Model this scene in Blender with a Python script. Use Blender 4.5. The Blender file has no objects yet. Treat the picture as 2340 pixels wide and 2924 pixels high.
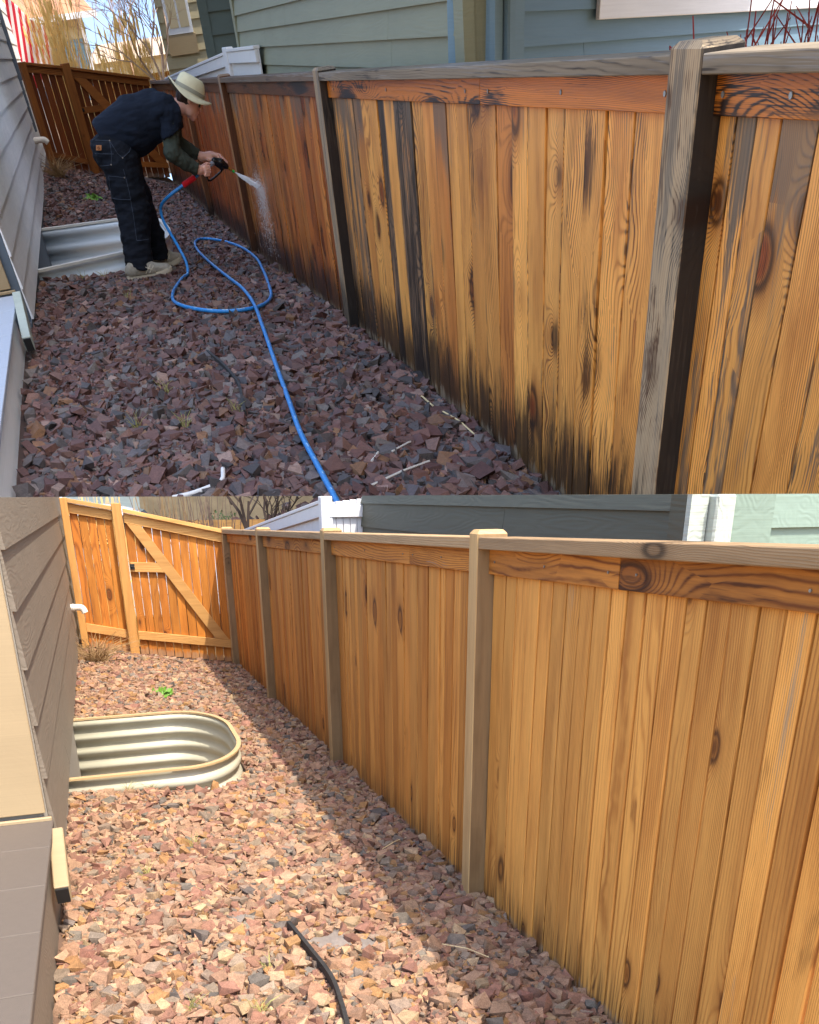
import bpy, bmesh, math, random
import numpy as np
from mathutils import Matrix, Vector, noise as mnoise

random.seed(11)
rng = np.random.default_rng(11)
scene = bpy.context.scene
col = scene.collection

# ------------------------------------------------------------------ camera
EYE = 1.05
cam_data = bpy.data.cameras.new("camera")
cam = bpy.data.objects.new("camera", cam_data)
col.objects.link(cam)
cam_data.sensor_fit = 'HORIZONTAL'
cam_data.sensor_width = 36.0
cam_data.lens = 2401.0 / 2340.0 * 36.0
cam_data.shift_y = (2467.0 - 1462.0) / 2340.0
cam_data.clip_start = 0.02
cam_data.clip_end = 3000.0
cam.matrix_world = Matrix.Translation((0, 0, EYE)) @ Matrix((
    (0.94408, 0.13588, -0.30041, 0),
    (-0.32969, 0.37795, -0.86513, 0),
    (-0.00401, 0.91580, 0.40161, 0),
    (0, 0, 0, 1)))
scene.camera = cam

# ------------------------------------------------------------------ light
TO_SUN = Vector((0.245, -0.5, 1.0)).normalized()
world = bpy.data.worlds.new("World")
scene.world = world
world.use_nodes = True
wn = world.node_tree
wn.nodes.clear()
sky = wn.nodes.new('ShaderNodeTexSky')
sky.sky_type = 'NISHITA'
sky.sun_disc = False
sky.sun_elevation = math.asin(TO_SUN.z)
sky.sun_rotation = math.atan2(TO_SUN.x, TO_SUN.y)
sky.air_density = 1.0
sky.dust_density = 2.5
sky.ozone_density = 0.6
bgn = wn.nodes.new('ShaderNodeBackground')
bgn.inputs['Strength'].default_value = 0.15
wo = wn.nodes.new('ShaderNodeOutputWorld')
wn.links.new(sky.outputs[0], bgn.inputs['Color'])
wn.links.new(bgn.outputs[0], wo.inputs['Surface'])
sun_data = bpy.data.lights.new("sun", 'SUN')
sun_data.energy = 2.0
sun_data.angle = math.radians(0.5)
sun_data.color = (1.0, 0.93, 0.82)
sun = bpy.data.objects.new("sun", sun_data)
col.objects.link(sun)
sun.rotation_euler = TO_SUN.to_track_quat('Z', 'Y').to_euler()
sun.location = (0, 0, 40)
vs = scene.view_settings
vs.view_transform = 'Standard'
vs.look = 'None'
vs.exposure = 1.78
vs.gamma = 1.0
vs.use_curve_mapping = False
scene.cycles.max_bounces = 6

# ------------------------------------------------------------------ yards
# lower yard: swept, sunny. upper yard: terrace on the slope behind it.
LOWER = Matrix.Translation((0, 0, EYE)) @ Matrix.Scale(0.6, 4)
UPPER = Matrix.Translation((0, 0, EYE)) @ Matrix((
    (0.977473, 0.014706, -0.210546, 0),
    (-0.082615, 0.944630, -0.317568, 0),
    (0.194218, 0.327809, 0.924565, 0),
    (0, 0, 0, 1))) @ Matrix.Scale(2.05, 4)


def sst(a, b, x):
    t = np.clip((x - a) / (b - a), 0, 1)
    return t * t * (3 - 2 * t)


def g2(X, Y):
    return -1.72 - .0277 * Y + .03 * Y * (1.56 - X) / 1.96


def g1(X, Y):
    return -1.755 - .0163 * Y - .16 * sst(7, 16, Y) + (.0075 + .003 * sst(14, 24, Y)) * Y * (1.83 - X)


def lin(r, g, b):
    f = lambda v: (v / 255 / 12.92) if v / 255 <= .04045 else ((v / 255 + .055) / 1.055) ** 2.4
    return (f(r), f(g), f(b), 1.0)


# ------------------------------------------------------------------ node helpers
class NB:
    def __init__(s, name):
        s.mat = bpy.data.materials.new(name)
        s.mat.use_nodes = True
        s.nt = s.mat.node_tree
        s.nt.nodes.clear()
        s.out = s.nt.nodes.new('ShaderNodeOutputMaterial')
        s.bs = s.nt.nodes.new('ShaderNodeBsdfPrincipled')
        s.nt.links.new(s.bs.outputs[0], s.out.inputs['Surface'])

    def n(s, t, **kw):
        nd = s.nt.nodes.new(t)
        for k, v in kw.items():
            setattr(nd, k, v)
        return nd

    def set(s, sock, v):
        if isinstance(v, bpy.types.NodeSocket):
            s.nt.links.new(v, sock)
        else:
            sock.default_value = v

    def p(s, name, v):
        s.set(s.bs.inputs[name], v)

    def m(s, op, a, b=0.0, c=0.0, clamp=False):
        nd = s.n('ShaderNodeMath', operation=op, use_clamp=clamp)
        s.set(nd.inputs[0], a); s.set(nd.inputs[1], b); s.set(nd.inputs[2], c)
        return nd.outputs[0]

    def mix(s, f, a, b, blend='MIX'):
        nd = s.n('ShaderNodeMix', data_type='RGBA', blend_type=blend)
        s.set(nd.inputs[0], f); s.set(nd.inputs[6], a); s.set(nd.inputs[7], b)
        return nd.outputs[2]

    def xyz(s, x=0.0, y=0.0, z=0.0):
        nd = s.n('ShaderNodeCombineXYZ')
        s.set(nd.inputs[0], x); s.set(nd.inputs[1], y); s.set(nd.inputs[2], z)
        return nd.outputs[0]

    def sep(s, v):
        nd = s.n('ShaderNodeSeparateXYZ')
        s.set(nd.inputs[0], v)
        return nd.outputs

    def noise(s, v, scale, detail=2.0, rough=.5, out=0):
        nd = s.n('ShaderNodeTexNoise')
        s.set(nd.inputs['Vector'], v)
        s.set(nd.inputs['Scale'], scale)
        nd.inputs['Detail'].default_value = detail
        nd.inputs['Roughness'].default_value = rough
        return nd.outputs[out]

    def ss(s, v, a, b):
        nd = s.n('ShaderNodeMapRange', interpolation_type='SMOOTHSTEP')
        s.set(nd.inputs[0], v); s.set(nd.inputs[1], a); s.set(nd.inputs[2], b)
        return nd.outputs[0]

    def obj(s):
        return s.n('ShaderNodeTexCoord').outputs['Object']

    def rnd(s):
        return s.n('ShaderNodeObjectInfo').outputs['Random']

    def attr(s, name, kind='OBJECT', out='Fac'):
        nd = s.n('ShaderNodeAttribute', attribute_type=kind, attribute_name=name)
        return nd.outputs[out]

    def bump(s, h, strength=.4, dist=.003):
        nd = s.n('ShaderNodeBump')
        nd.inputs['Strength'].default_value = strength
        nd.inputs['Distance'].default_value = dist
        s.set(nd.inputs['Height'], h)
        s.nt.links.new(nd.outputs[0], s.bs.inputs['Normal'])


def flat(name, rgb, rough=.7, var=.12, scale=6., bump=0., metal=0., spec=.5):
    b = NB(name)
    co = b.obj()
    f = b.noise(co, scale, 4, .6)
    lo = tuple(c * (1 - var) for c in rgb[:3]) + (1,)
    hi = tuple(min(1, c * (1 + var)) for c in rgb[:3]) + (1,)
    b.p('Base Color', b.mix(f, lo, hi))
    b.p('Roughness', rough)
    b.p('Metallic', metal)
    b.p('Specular IOR Level', spec)
    if bump:
        b.bump(b.noise(co, scale * 12, 3, .6), bump)
    return b.mat


def wood(name, pale_l, pale_d, deep_l, deep_d, axis='Z', xs=1.0, rough=.72, grime_c=(.03, .026, .024, 1), grey_c=(.26, .235, .21, 1), ring=9.0, foot=1.0, lc=.22, kn=.42, stain=.0, weather=0., kamp=.45, ksize=1.0, kfx=4.2, kfz=1.9, sb=.71, sz_=2.2):
    """cedar: contour-line grain bent round knots, fibres, weather streaks"""
    b = NB(name)
    o = b.sep(b.obj())
    if axis == 'Z':
        x, y, z = o[0], o[1], o[2]
        x = b.m('MULTIPLY', x, xs)
    else:
        x, y, z = o[2], o[1], b.m('MULTIPLY', o[0], xs)
    r = b.rnd()
    off = b.m('MULTIPLY', r, 61.7)
    off2 = b.m('MULTIPLY', r, 137.3)
    xo = b.m('ADD', x, off)
    tone = b.attr('tone'); grime = b.attr('grime')
    # knots: only some cells carry one
    kv = b.xyz(b.m('ADD', b.m('MULTIPLY', x, kfx), off), off2, b.m('MULTIPLY', z, kfz))
    vor = b.n('ShaderNodeTexVoronoi', feature='F1', voronoi_dimensions='3D')
    b.set(vor.inputs['Vector'], kv)
    vor.inputs['Scale'].default_value = 1.0
    kr = b.sep(vor.outputs['Color'])
    kd = b.m('ADD', vor.outputs['Distance'], b.m('MULTIPLY', b.m('GREATER_THAN', kr[0], kn), 5.0))
    kd = b.m('MULTIPLY', kd, b.m('MULTIPLY_ADD', kr[1], .9 / ksize, .7 / ksize))
    kfield = b.m('POWER', 2.718, b.m('MULTIPLY', b.m('MULTIPLY', kd, kd), -22.0))
    kcore = b.m('SUBTRACT', 1.0, b.ss(kd, .05, .1))
    khalo = b.m('SUBTRACT', 1.0, b.ss(kd, .07, .26))
    # grain field: from straight grained to cathedral, board by board
    wob = b.noise(b.xyz(xo, off2, b.m('MULTIPLY', z, 2.2)), 4.0, 2, .5)
    f = b.noise(b.xyz(xo, b.m('ADD', y, off2), b.m('MULTIPLY', z, .085)), 6.5, 1.0, .35)
    amp = b.m('MULTIPLY_ADD', b.m('FRACT', b.m('MULTIPLY', r, 7.77)), 1.1, .3)
    f = b.m('MULTIPLY', f, amp)
    f = b.m('ADD', f, b.m('MULTIPLY', x, b.m('MULTIPLY_ADD', b.m('FRACT', b.m('MULTIPLY', r, 23.1)), 9.0, 2.0)))
    f = b.m('ADD', f, b.m('MULTIPLY', kfield, kamp))
    f = b.m('ADD', f, b.m('MULTIPLY', wob, .05))
    s = b.m('SINE', b.m('MULTIPLY', f, 6.2832 * ring * 1.35))
    line = b.m('POWER', b.m('MULTIPLY_ADD', s, .5, .5), 3.0)
    line = b.m('MULTIPLY', line, b.ss(b.noise(b.xyz(b.m('MULTIPLY', xo, 16.), off, b.m('MULTIPLY', z, 1.9)), 1.0, 4, .65), .24, .6))
    fib = b.noise(b.xyz(b.m('MULTIPLY', xo, 230.0), b.m('MULTIPLY', y, 60.), b.m('MULTIPLY', z, 5.0)), 1.0, 3, .6)
    blot = b.noise(b.xyz(b.m('MULTIPLY', xo, 14.0), off2, b.m('MULTIPLY', z, 1.3)), 1.0, 5, .62)
    rag = b.m('ADD', b.m('MULTIPLY_ADD', fib, .42, -.21), b.m('MULTIPLY_ADD', line, .10, -.04))
    L = b.mix(tone, pale_l, deep_l)
    D = b.mix(tone, pale_d, deep_d)
    c = b.mix(b.m('MULTIPLY', line, b.m('MULTIPLY_ADD', b.m('FRACT', b.m('MULTIPLY', r, 41.3)), .4, lc)), L, D)
    c = b.mix(b.m('MULTIPLY', b.ss(blot, .42, .72), .5), c, D)
    c = b.mix(b.m('MULTIPLY', khalo, .6), c, D)
    kedge = b.m('MULTIPLY', b.ss(kd, .075, .1), b.m('SUBTRACT', 1.0, b.ss(kd, .1, .15)))
    c = b.mix(b.m('MULTIPLY', kcore, .85), c, b.mix(kr[2], tuple(v * .45 for v in deep_d[:3]) + (1,), deep_l))
    c = b.mix(b.m('MULTIPLY', kedge, .8), c, tuple(v * .3 for v in deep_d[:3]) + (1,))
    hue = b.m('MULTIPLY_ADD', b.m('FRACT', b.m('MULTIPLY', r, 17.31)), .4, .80)
    c = b.mix(1.0, c, b.xyz(hue, hue, hue), 'MULTIPLY')
    c = b.mix(1.0, c, b.xyz(*(b.m('MULTIPLY_ADD', fib, .55, .72),) * 3), 'MULTIPLY')
    if stain:
        bs = b.noise(b.xyz(b.m('MULTIPLY', xo, 7.), off2, b.m('MULTIPLY', z, sz_)), 1.0, 4, .6)
        bs = b.m('ADD', b.m('ADD', bs, rag), b.m('MULTIPLY', khalo, .16))
        sm_ = b.ss(bs, b.m('MULTIPLY_ADD', grime, -.28, sb), b.m('MULTIPLY_ADD', grime, -.28, sb + .1))
        c = b.mix(b.m('MULTIPLY', sm_, stain), c, tuple(v * .35 for v in deep_d[:3]) + (1,))
        pale = b.noise(b.xyz(b.m('MULTIPLY', xo, 11.), off, b.m('MULTIPLY', z, .9)), 1.0, 3, .5)
        c = b.mix(b.m('MULTIPLY', b.ss(pale, .55, .75), b.m('MULTIPLY_ADD', tone, -.5, .5)), c, tuple(min(1, v * q_) for v, q_ in zip(pale_l[:3], (1.12, 1.2, 1.35))) + (1,))
    # weather: grey silvering, dark streaks, splash at the foot
    st = b.noise(b.xyz(b.m('MULTIPLY', xo, 26.), off2, b.m('MULTIPLY', z, 1.1)), 1.0, 5, .62)
    st2 = b.noise(b.xyz(b.m('MULTIPLY', xo, 60.), off, b.m('MULTIPLY', z, 1.6)), 1.0, 4, .6)
    st = b.m('ADD', st, rag)
    st2 = b.m('ADD', st2, rag)
    thr = b.m('MULTIPLY_ADD', grime, -.62, .84)
    gm = b.ss(st, thr, b.m('ADD', thr, .12))
    c = b.mix(b.m('MULTIPLY', gm, .85), c, grey_c)
    thr2 = b.m('MULTIPLY_ADD', grime, -.5, .86)
    gm2 = b.ss(b.m('ADD', b.m('MULTIPLY', st, .5), b.m('MULTIPLY', st2, .5)), thr2, b.m('ADD', thr2, .14))
    c = b.mix(b.m('MULTIPLY', gm2, .9), c, grime_c)
    if weather:
        hw = b.attr('hw'); hh = b.attr('hh')
        ex = b.m('DIVIDE', b.m('ABSOLUTE', o[0]), hw)
        wav = b.m('ADD', b.noise(b.xyz(b.m('MULTIPLY', xo, 9.), off, b.m('MULTIPLY', z, 1.5)), 1.0, 6, .7), rag)
        em = b.ss(b.m('ADD', ex, b.m('MULTIPLY_ADD', wav, 1.5, -.75)), .90, 1.06)
        c = b.mix(b.m('MULTIPLY', em, b.m('MULTIPLY_ADD', grime, .9, .32), clamp=True), c, b.mix(st2, grime_c, grey_c))
        top = b.m('SUBTRACT', 1.0, b.ss(b.m('SUBTRACT', hh, z), .05, .55))
        rt_ = b.ss(b.m('FRACT', b.m('MULTIPLY', r, 29.7)), .35, .9)
        tm = b.ss(b.m('ADD', b.m('MULTIPLY', top, b.m('MULTIPLY', rt_, .62)), st), .7, .95)
        c = b.mix(b.m('MULTIPLY', tm, .75 * weather), c, grey_c)
        low = b.m('SUBTRACT', 1.0, b.ss(z, .05, 1.0))
        fm = b.ss(b.m('ADD', b.m('MULTIPLY', low, .62), b.m('ADD', b.m('MULTIPLY', wav, .55), b.m('MULTIPLY', st2, .4))), .80, 1.05)
        c = b.mix(b.m('MULTIPLY', fm, .92 * weather), c, grime_c)
        chalk = b.ss(b.m('ADD', b.m('SUBTRACT', 1.0, b.ss(z, .0, .3)), b.m('MULTIPLY', st, 1.3)), 1.4, 1.62)
        c = b.mix(b.m('MULTIPLY', chalk, .6), c, lin(170, 150, 126))
    elif axis == 'Z' and foot > 0:
        low = b.m('SUBTRACT', 1.0, b.ss(z, .04, .52))
        fm = b.ss(b.m('ADD', b.m('MULTIPLY', low, .52 * foot), b.m('MULTIPLY', st2, .75)), .6, .86)
        c = b.mix(b.m('MULTIPLY', fm, .8), c, grime_c)
        low2 = b.m('SUBTRACT', 1.0, b.ss(z, .02, .2))
        c = b.mix(b.m('MULTIPLY', b.ss(b.m('MULTIPLY', low2, b.m('ADD', st, .3)), .55, .75), .4), c, (.30, .25, .18, 1))
    b.p('Base Color', c)
    b.p('Roughness', rough)
    b.p('Specular IOR Level', .35)
    h = b.m('ADD', b.m('MULTIPLY', line, .8), b.m('MULTIPLY', fib, .6))
    b.bump(h, .35, .0025)
    return b.mat


def siding_mat(name, rgb, rough=.62, grain=(1, 1), stain=.0, emb=.38):
    """painted fibre-cement lap board with an embossed cedar texture; x = along board"""
    b = NB(name)
    o = b.sep(b.obj())
    r = b.m('MULTIPLY', b.rnd(), 71.3)
    v = b.xyz(b.m('ADD', b.m('MULTIPLY', o[0], .16 * grain[0]), r), o[1], o[2])
    f = b.noise(v, 7.0, 1.5, .4)
    s = b.m('SINE', b.m('MULTIPLY', f, 6.2832 * 13))
    fib = b.noise(b.xyz(b.m('MULTIPLY', o[0], 6. * grain[0]), r, b.m('MULTIPLY', o[2], 130.)), 1.0, 3, .6)
    big = b.noise(b.xyz(b.m('ADD', o[0], r), o[1], b.m('MULTIPLY', o[2], 3)), 1.4, 4, .6)
    lo = tuple(c * .84 for c in rgb[:3]) + (1,)
    hi = tuple(min(1, c * 1.12) for c in rgb[:3]) + (1,)
    c = b.mix(big, lo, hi)
    c = b.mix(1.0, c, b.xyz(*(b.m('MULTIPLY_ADD', fib, .22, .89),) * 3), 'MULTIPLY')
    if stain:
        st = b.ss(b.noise(b.xyz(b.m('MULTIPLY', o[0], 3.), r, o[2]), 3.0, 5, .65), .55, .8)
        c = b.mix(b.m('MULTIPLY', st, stain), c, (.10, .10, .10, 1))
    b.p('Base Color', c)
    b.p('Roughness', rough)
    b.bump(b.m('ADD', b.m('MULTIPLY', s, .5), b.m('MULTIPLY', fib, 1.4)), emb, .0022)
    return b.mat


# ------------------------------------------------------------------ mesh helpers
def mesh(name, verts, faces, smooth=False):
    me = bpy.data.meshes.new(name)
    me.from_pydata([tuple(v) for v in verts], [], faces)
    me.update()
    if smooth:
        me.polygons.foreach_set('use_smooth', [True] * len(me.polygons))
    return me


BOXF = [(0, 3, 2, 1), (4, 5, 6, 7), (0, 1, 5, 4), (1, 2, 6, 5), (2, 3, 7, 6), (3, 0, 4, 7)]


class MB:
    def __init__(s):
        s.v = []; s.f = []

    def hexa(s, pts):
        n = len(s.v)
        s.v += [tuple(p) for p in pts]
        s.f += [tuple(n + i for i in q) for q in BOXF]
        return s

    def box(s, x0, x1, y0, y1, z0, z1):
        return s.hexa([(x0, y0, z0), (x1, y0, z0), (x1, y1, z0), (x0, y1, z0), (x0, y0, z1), (x1, y0, z1), (x1, y1, z1), (x0, y1, z1)])

    def slab(s, x0, x1, y0, y1, zb0, zt0, zb1, zt1):
        return s.hexa([(x0, y0, zb0), (x1, y0, zb1), (x1, y1, zb1), (x0, y1, zb0), (x0, y0, zt0), (x1, y0, zt1), (x1, y1, zt1), (x0, y1, zt0)])

    def tube(s, pts, r, seg=8, caps=True, radii=None, flat_y=1.0):
        pts = [Vector(p) for p in pts]
        n0 = len(s.v)
        t0 = (pts[1] - pts[0]).normalized()
        up = Vector((0, 0, 1)) if abs(t0.z) < .9 else Vector((1, 0, 0))
        nrm = t0.cross(up).normalized()
        for i, p in enumerate(pts):
            t = (pts[min(i + 1, len(pts) - 1)] - pts[max(i - 1, 0)]).normalized()
            nrm = (nrm - t * nrm.dot(t)).normalized()
            bi = t.cross(nrm)
            rr = radii[i] if radii else r
            for k in range(seg):
                a = 2 * math.pi * k / seg
                s.v.append(tuple(p + nrm * (rr * math.cos(a)) + bi * (rr * math.sin(a) * flat_y)))
        for i in range(len(pts) - 1):
            for k in range(seg):
                a = n0 + i * seg + k; b_ = n0 + i * seg + (k + 1) % seg
                s.f.append((a, b_, b_ + seg, a + seg))
        if caps:
            s.f.append(tuple(n0 + k for k in reversed(range(seg))))
            e = n0 + (len(pts) - 1) * seg
            s.f.append(tuple(e + k for k in range(seg)))
        return s

    def build(s, name, bevel=0., smooth=False, origin=None):
        v = s.v if origin is None else [(a - origin[0], b - origin[1], c - origin[2]) for a, b, c in s.v]
        me = mesh(name, v, s.f, smooth)
        if bevel:
            bm = bmesh.new(); bm.from_mesh(me)
            bmesh.ops.bevel(bm, geom=bm.edges[:], offset=bevel, segments=1, affect='EDGES')
            bm.to_mesh(me); bm.free()
        return me


def trim(me, z):
    """prune everything above height z"""
    bm = bmesh.new(); bm.from_mesh(me)
    bmesh.ops.bisect_plane(bm, geom=bm.verts[:] + bm.edges[:] + bm.faces[:], plane_co=(0, 0, z), plane_no=(0, 0, 1), clear_outer=True)
    bm.to_mesh(me); bm.free()
    return me


def spline(pts, n=8):
    P = [Vector(p) for p in pts]
    P = [P[0] * 2 - P[1]] + P + [P[-1] * 2 - P[-2]]
    out = []
    for i in range(1, len(P) - 2):
        for k in range(n):
            t = k / n
            out.append(.5 * ((2 * P[i]) + (-P[i - 1] + P[i + 1]) * t + (2 * P[i - 1] - 5 * P[i] + 4 * P[i + 1] - P[i + 2]) * t * t + (-P[i - 1] + 3 * P[i] - 3 * P[i + 1] + P[i + 2]) * t ** 3))
    out.append(P[-2])
    return out


def frame(o, x):
    x = Vector((x[0], x[1], 0)).normalized()
    z = Vector((0, 0, 1))
    y = z.cross(x)
    return Matrix(((x.x, y.x, 0, o[0]), (x.y, y.y, 0, o[1]), (x.z, y.z, 1, o[2]), (0, 0, 0, 1)))


def link(o, parent=None):
    col.objects.link(o)
    if parent is not None:
        o.parent = parent
    return o


def thing(name, label, cat, M, group=None):
    o = bpy.data.objects.new(name, None)
    o.empty_display_size = .1
    link(o)
    o.matrix_world = M
    o['label'] = label; o['category'] = cat
    if group: o['group'] = group
    return o


def part(name, me, mat, parent, loc=(0, 0, 0), **props):
    if mat is not None and not me.materials:
        for q in (mat if isinstance(mat, (list, tuple)) else [mat]):
            me.materials.append(q)
    o = bpy.data.objects.new(name, me)
    link(o, parent)
    o.location = loc
    for k, v in props.items():
        o[k] = v
    return o


def solo(name, me, mat, M, label, cat, group=None, kind=None):
    for q in (mat if isinstance(mat, (list, tuple)) else [mat]):
        me.materials.append(q)
    o = bpy.data.objects.new(name, me)
    link(o)
    o.matrix_world = M
    if kind == 'structure':
        o['kind'] = kind
        if label: o['label'] = label
        if cat: o['category'] = cat
        return o
    o['label'] = label; o['category'] = cat
    if group: o['group'] = group
    if kind: o['kind'] = kind
    return o


T = Matrix.Translation

# ------------------------------------------------------------------ materials
PL, PD = lin(220, 157, 78), lin(152, 87, 30)
W2 = wood('washed_cedar', PL, PD, lin(186, 114, 42), lin(106, 53, 16), xs=1.0, foot=.7, grime_c=lin(70, 42, 20), grey_c=lin(160, 136, 106), kn=.5, lc=.32, stain=.4, sb=.68)
W2R = wood('washed_cedar_rail', lin(212, 142, 60), lin(108, 50, 12), lin(168, 102, 42), lin(84, 40, 14), axis='X', ring=8, lc=.5, kn=.62, stain=.6, kamp=.9, ksize=1.6)
W2C = wood('washed_cap', lin(174, 144, 106), lin(136, 106, 72), lin(138, 106, 74), lin(98, 74, 50), axis='X', ring=10, stain=.4)
W2P = wood('washed_post', lin(200, 164, 112), lin(162, 122, 76), lin(160, 124, 84), lin(116, 88, 58), ring=7, foot=.4, grime_c=lin(84, 68, 50))
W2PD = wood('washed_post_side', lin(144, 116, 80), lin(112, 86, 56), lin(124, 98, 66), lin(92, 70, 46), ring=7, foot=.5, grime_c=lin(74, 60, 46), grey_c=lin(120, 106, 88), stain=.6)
W2G = wood('gate_cedar', lin(194, 124, 46), lin(116, 58, 14), lin(164, 90, 26), lin(90, 42, 12), foot=.3, grime_c=lin(92, 58, 26), lc=.55, kn=.6, kamp=.8, stain=.3)
W2GR = wood('gate_rail_cedar', lin(206, 158, 92), lin(168, 112, 54), lin(188, 128, 64), lin(134, 80, 34), axis='X')
W2GP = wood('gate_post_cedar', lin(204, 152, 84), lin(164, 104, 48), lin(178, 116, 54), lin(124, 72, 30), foot=.2, kn=.7)
W1 = wood('wet_cedar', lin(246, 176, 90), lin(138, 62, 14), lin(168, 72, 14), lin(70, 25, 5), xs=.5, rough=.42, lc=.5, kn=.8, stain=.8, sz_=.8, grey_c=lin(112, 96, 80), grime_c=lin(34, 26, 20), weather=1.0, ring=13, kamp=.7, ksize=1.7, kfx=6.5, kfz=2.3)
W1R = wood('wet_cedar_rail', lin(230, 136, 44), lin(96, 38, 6), lin(96, 54, 30), lin(52, 26, 16), axis='X', xs=.5, ring=13, rough=.42, lc=.28, kn=.85, stain=.98, kamp=.9, ksize=1.7, sb=.6)
W1C = wood('weathered_cap', lin(132, 118, 98), lin(92, 80, 66), lin(100, 76, 58), lin(66, 48, 36), axis='X', xs=.5, ring=16, stain=.8, lc=.15)
W1P = wood('weathered_post', lin(174, 150, 118), lin(112, 96, 76), lin(190, 116, 46), lin(116, 62, 22), xs=.5, ring=14, stain=.95, kn=.6, weather=1.0, grime_c=lin(36, 31, 28), grey_c=lin(124, 112, 96), lc=.12, kamp=.5)
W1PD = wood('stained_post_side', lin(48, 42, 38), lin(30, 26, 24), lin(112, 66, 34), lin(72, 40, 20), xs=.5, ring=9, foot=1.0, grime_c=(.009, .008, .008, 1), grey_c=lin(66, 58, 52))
W1G = wood('wet_gate_cedar', lin(132, 68, 30), lin(82, 38, 14), lin(100, 48, 20), lin(54, 26, 12), xs=.8, rough=.5, foot=.5, lc=.4)
W1GR = wood('wet_gate_rail', lin(164, 98, 44), lin(110, 58, 24), lin(122, 66, 30), lin(70, 36, 14), axis='X', xs=.8, rough=.5)
W1GP = wood('wet_gate_post', lin(168, 102, 46), lin(114, 60, 24), lin(122, 66, 30), lin(70, 36, 14), xs=.8, rough=.5, foot=.4, kn=.7, stain=.6)

SID_TAUPE = siding_mat('taupe_siding', lin(122, 111, 97), emb=.22)
SID_PALE = siding_mat('pale_grey_siding', lin(240, 245, 250), grain=(.5, 1), emb=.25)
SID_SAGE = siding_mat('sage_siding', lin(122, 124, 100), grain=(.6, 1))
SID_SHADED_SAGE = siding_mat('shaded_sage_siding', lin(76, 75, 60), emb=.2)  # same sage paint as the sunny wall, shade put into the colour
SID_SAGE_L = siding_mat('sage_siding_sunny', lin(120, 138, 124), emb=.2)  # same sage paint, sunlight put into its paler colour
SID_BLUE = siding_mat('slate_blue_siding', lin(100, 128, 144), grain=(.6, 1))  # on the house behind the twigs, skylight blue put into sage paint
SID_TEAL = siding_mat('dark_teal_siding', lin(50, 66, 66), grain=(.6, 1))
SID_BEIGE = siding_mat('beige_siding', lin(170, 158, 126), grain=(.5, 1), stain=.15)
TRIM_WHITE = siding_mat('white_trim', lin(224, 226, 230), grain=(.5, 1), emb=.15)
TRIM_BEIGE = siding_mat('beige_trim', lin(160, 139, 106), emb=.03)
TRIM_PALE = siding_mat('pale_trim', lin(172, 180, 168))
FOUND = flat('painted_foundation', lin(92, 104, 116), .85, .15, 5, .3)
FOUND2 = flat('taupe_foundation', lin(146, 138, 126), .85, .15, 5, .3)
DECK2 = flat('composite_decking', lin(90, 80, 71), .75, .1, 30, .25)
DECK1 = flat('pale_composite_decking', lin(170, 178, 190), .75, .1, 30, .25)
STEEL2 = flat('cream_steel', lin(186, 182, 160), .45, .16, 5)
STEEL1 = flat('galvanised_steel', lin(216, 226, 232), .4, .07, 3)
RIM2 = flat('beige_rim', lin(178, 152, 110), .6, .1, 8)
RIM1 = flat('pale_rim', lin(206, 204, 194), .6, .1, 8)
PVC = flat('pvc', lin(226, 216, 200), .5, .05, 6)
BLACK = flat('black_plastic', lin(28, 28, 28), .5, .2, 20)
EDGE_B = flat('black_edging', lin(42, 40, 38), .7, .6, 40, .3)
FABRIC = flat('landscape_fabric', lin(124, 114, 106), .95, .4, 30, .5)
SOIL = flat('soil', lin(70, 52, 46), .95, .3, 12, .5)
SOIL2 = flat('tan_soil', lin(100, 76, 60), .95, .3, 12, .5)
STRAW = flat('straw', lin(222, 200, 150), .8, .15, 20)
DRY = flat('dry_weed', lin(150, 120, 80), .9, .25, 20)
GREEN = flat('green_leaf', lin(104, 150, 52), .6, .2, 20)
GRASSY = flat('tan_reed', lin(226, 186, 112), .85, .18, 9)
RED_T = flat('red_twig', lin(132, 38, 44), .6, .2, 20)
BARK = flat('bark', lin(120, 98, 84), .9, .25, 20, .4)
BARK_D = flat('dark_bark', lin(58, 46, 40), .9, .25, 20, .4)
WHITE_P = flat('white_painted_wood', lin(206, 206, 206), .6, .06, 12, .1)
NAIL = flat('nail_steel', lin(150, 150, 150), .4, .1, 20, 0, .8)


def rock_mat(name, rough):
    b = NB(name)
    c = b.attr('col', 'GEOMETRY', 'Color')
    co = b.obj()
    sp = b.noise(co, 240., 3, .7)
    big = b.noise(co, 40., 3, .6)
    vein = b.ss(b.noise(co, 95., 4, .7), .56, .68)
    k = b.m('ADD', b.m('MULTIPLY_ADD', sp, 1.7, -.42), b.m('MULTIPLY', big, 1.0))
    k = b.m('ADD', k, b.m('MULTIPLY', vein, .25))
    b.p('Base Color', b.mix(1.0, c, b.xyz(k, k, k), 'MULTIPLY'))
    b.p('Roughness', rough)
    b.p('Specular IOR Level', .4)
    b.bump(sp, .3, .002)
    return b.mat


ROCK2 = rock_mat('dry_crushed_granite', .9)
ROCK1 = rock_mat('damp_crushed_granite', .7)


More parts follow.
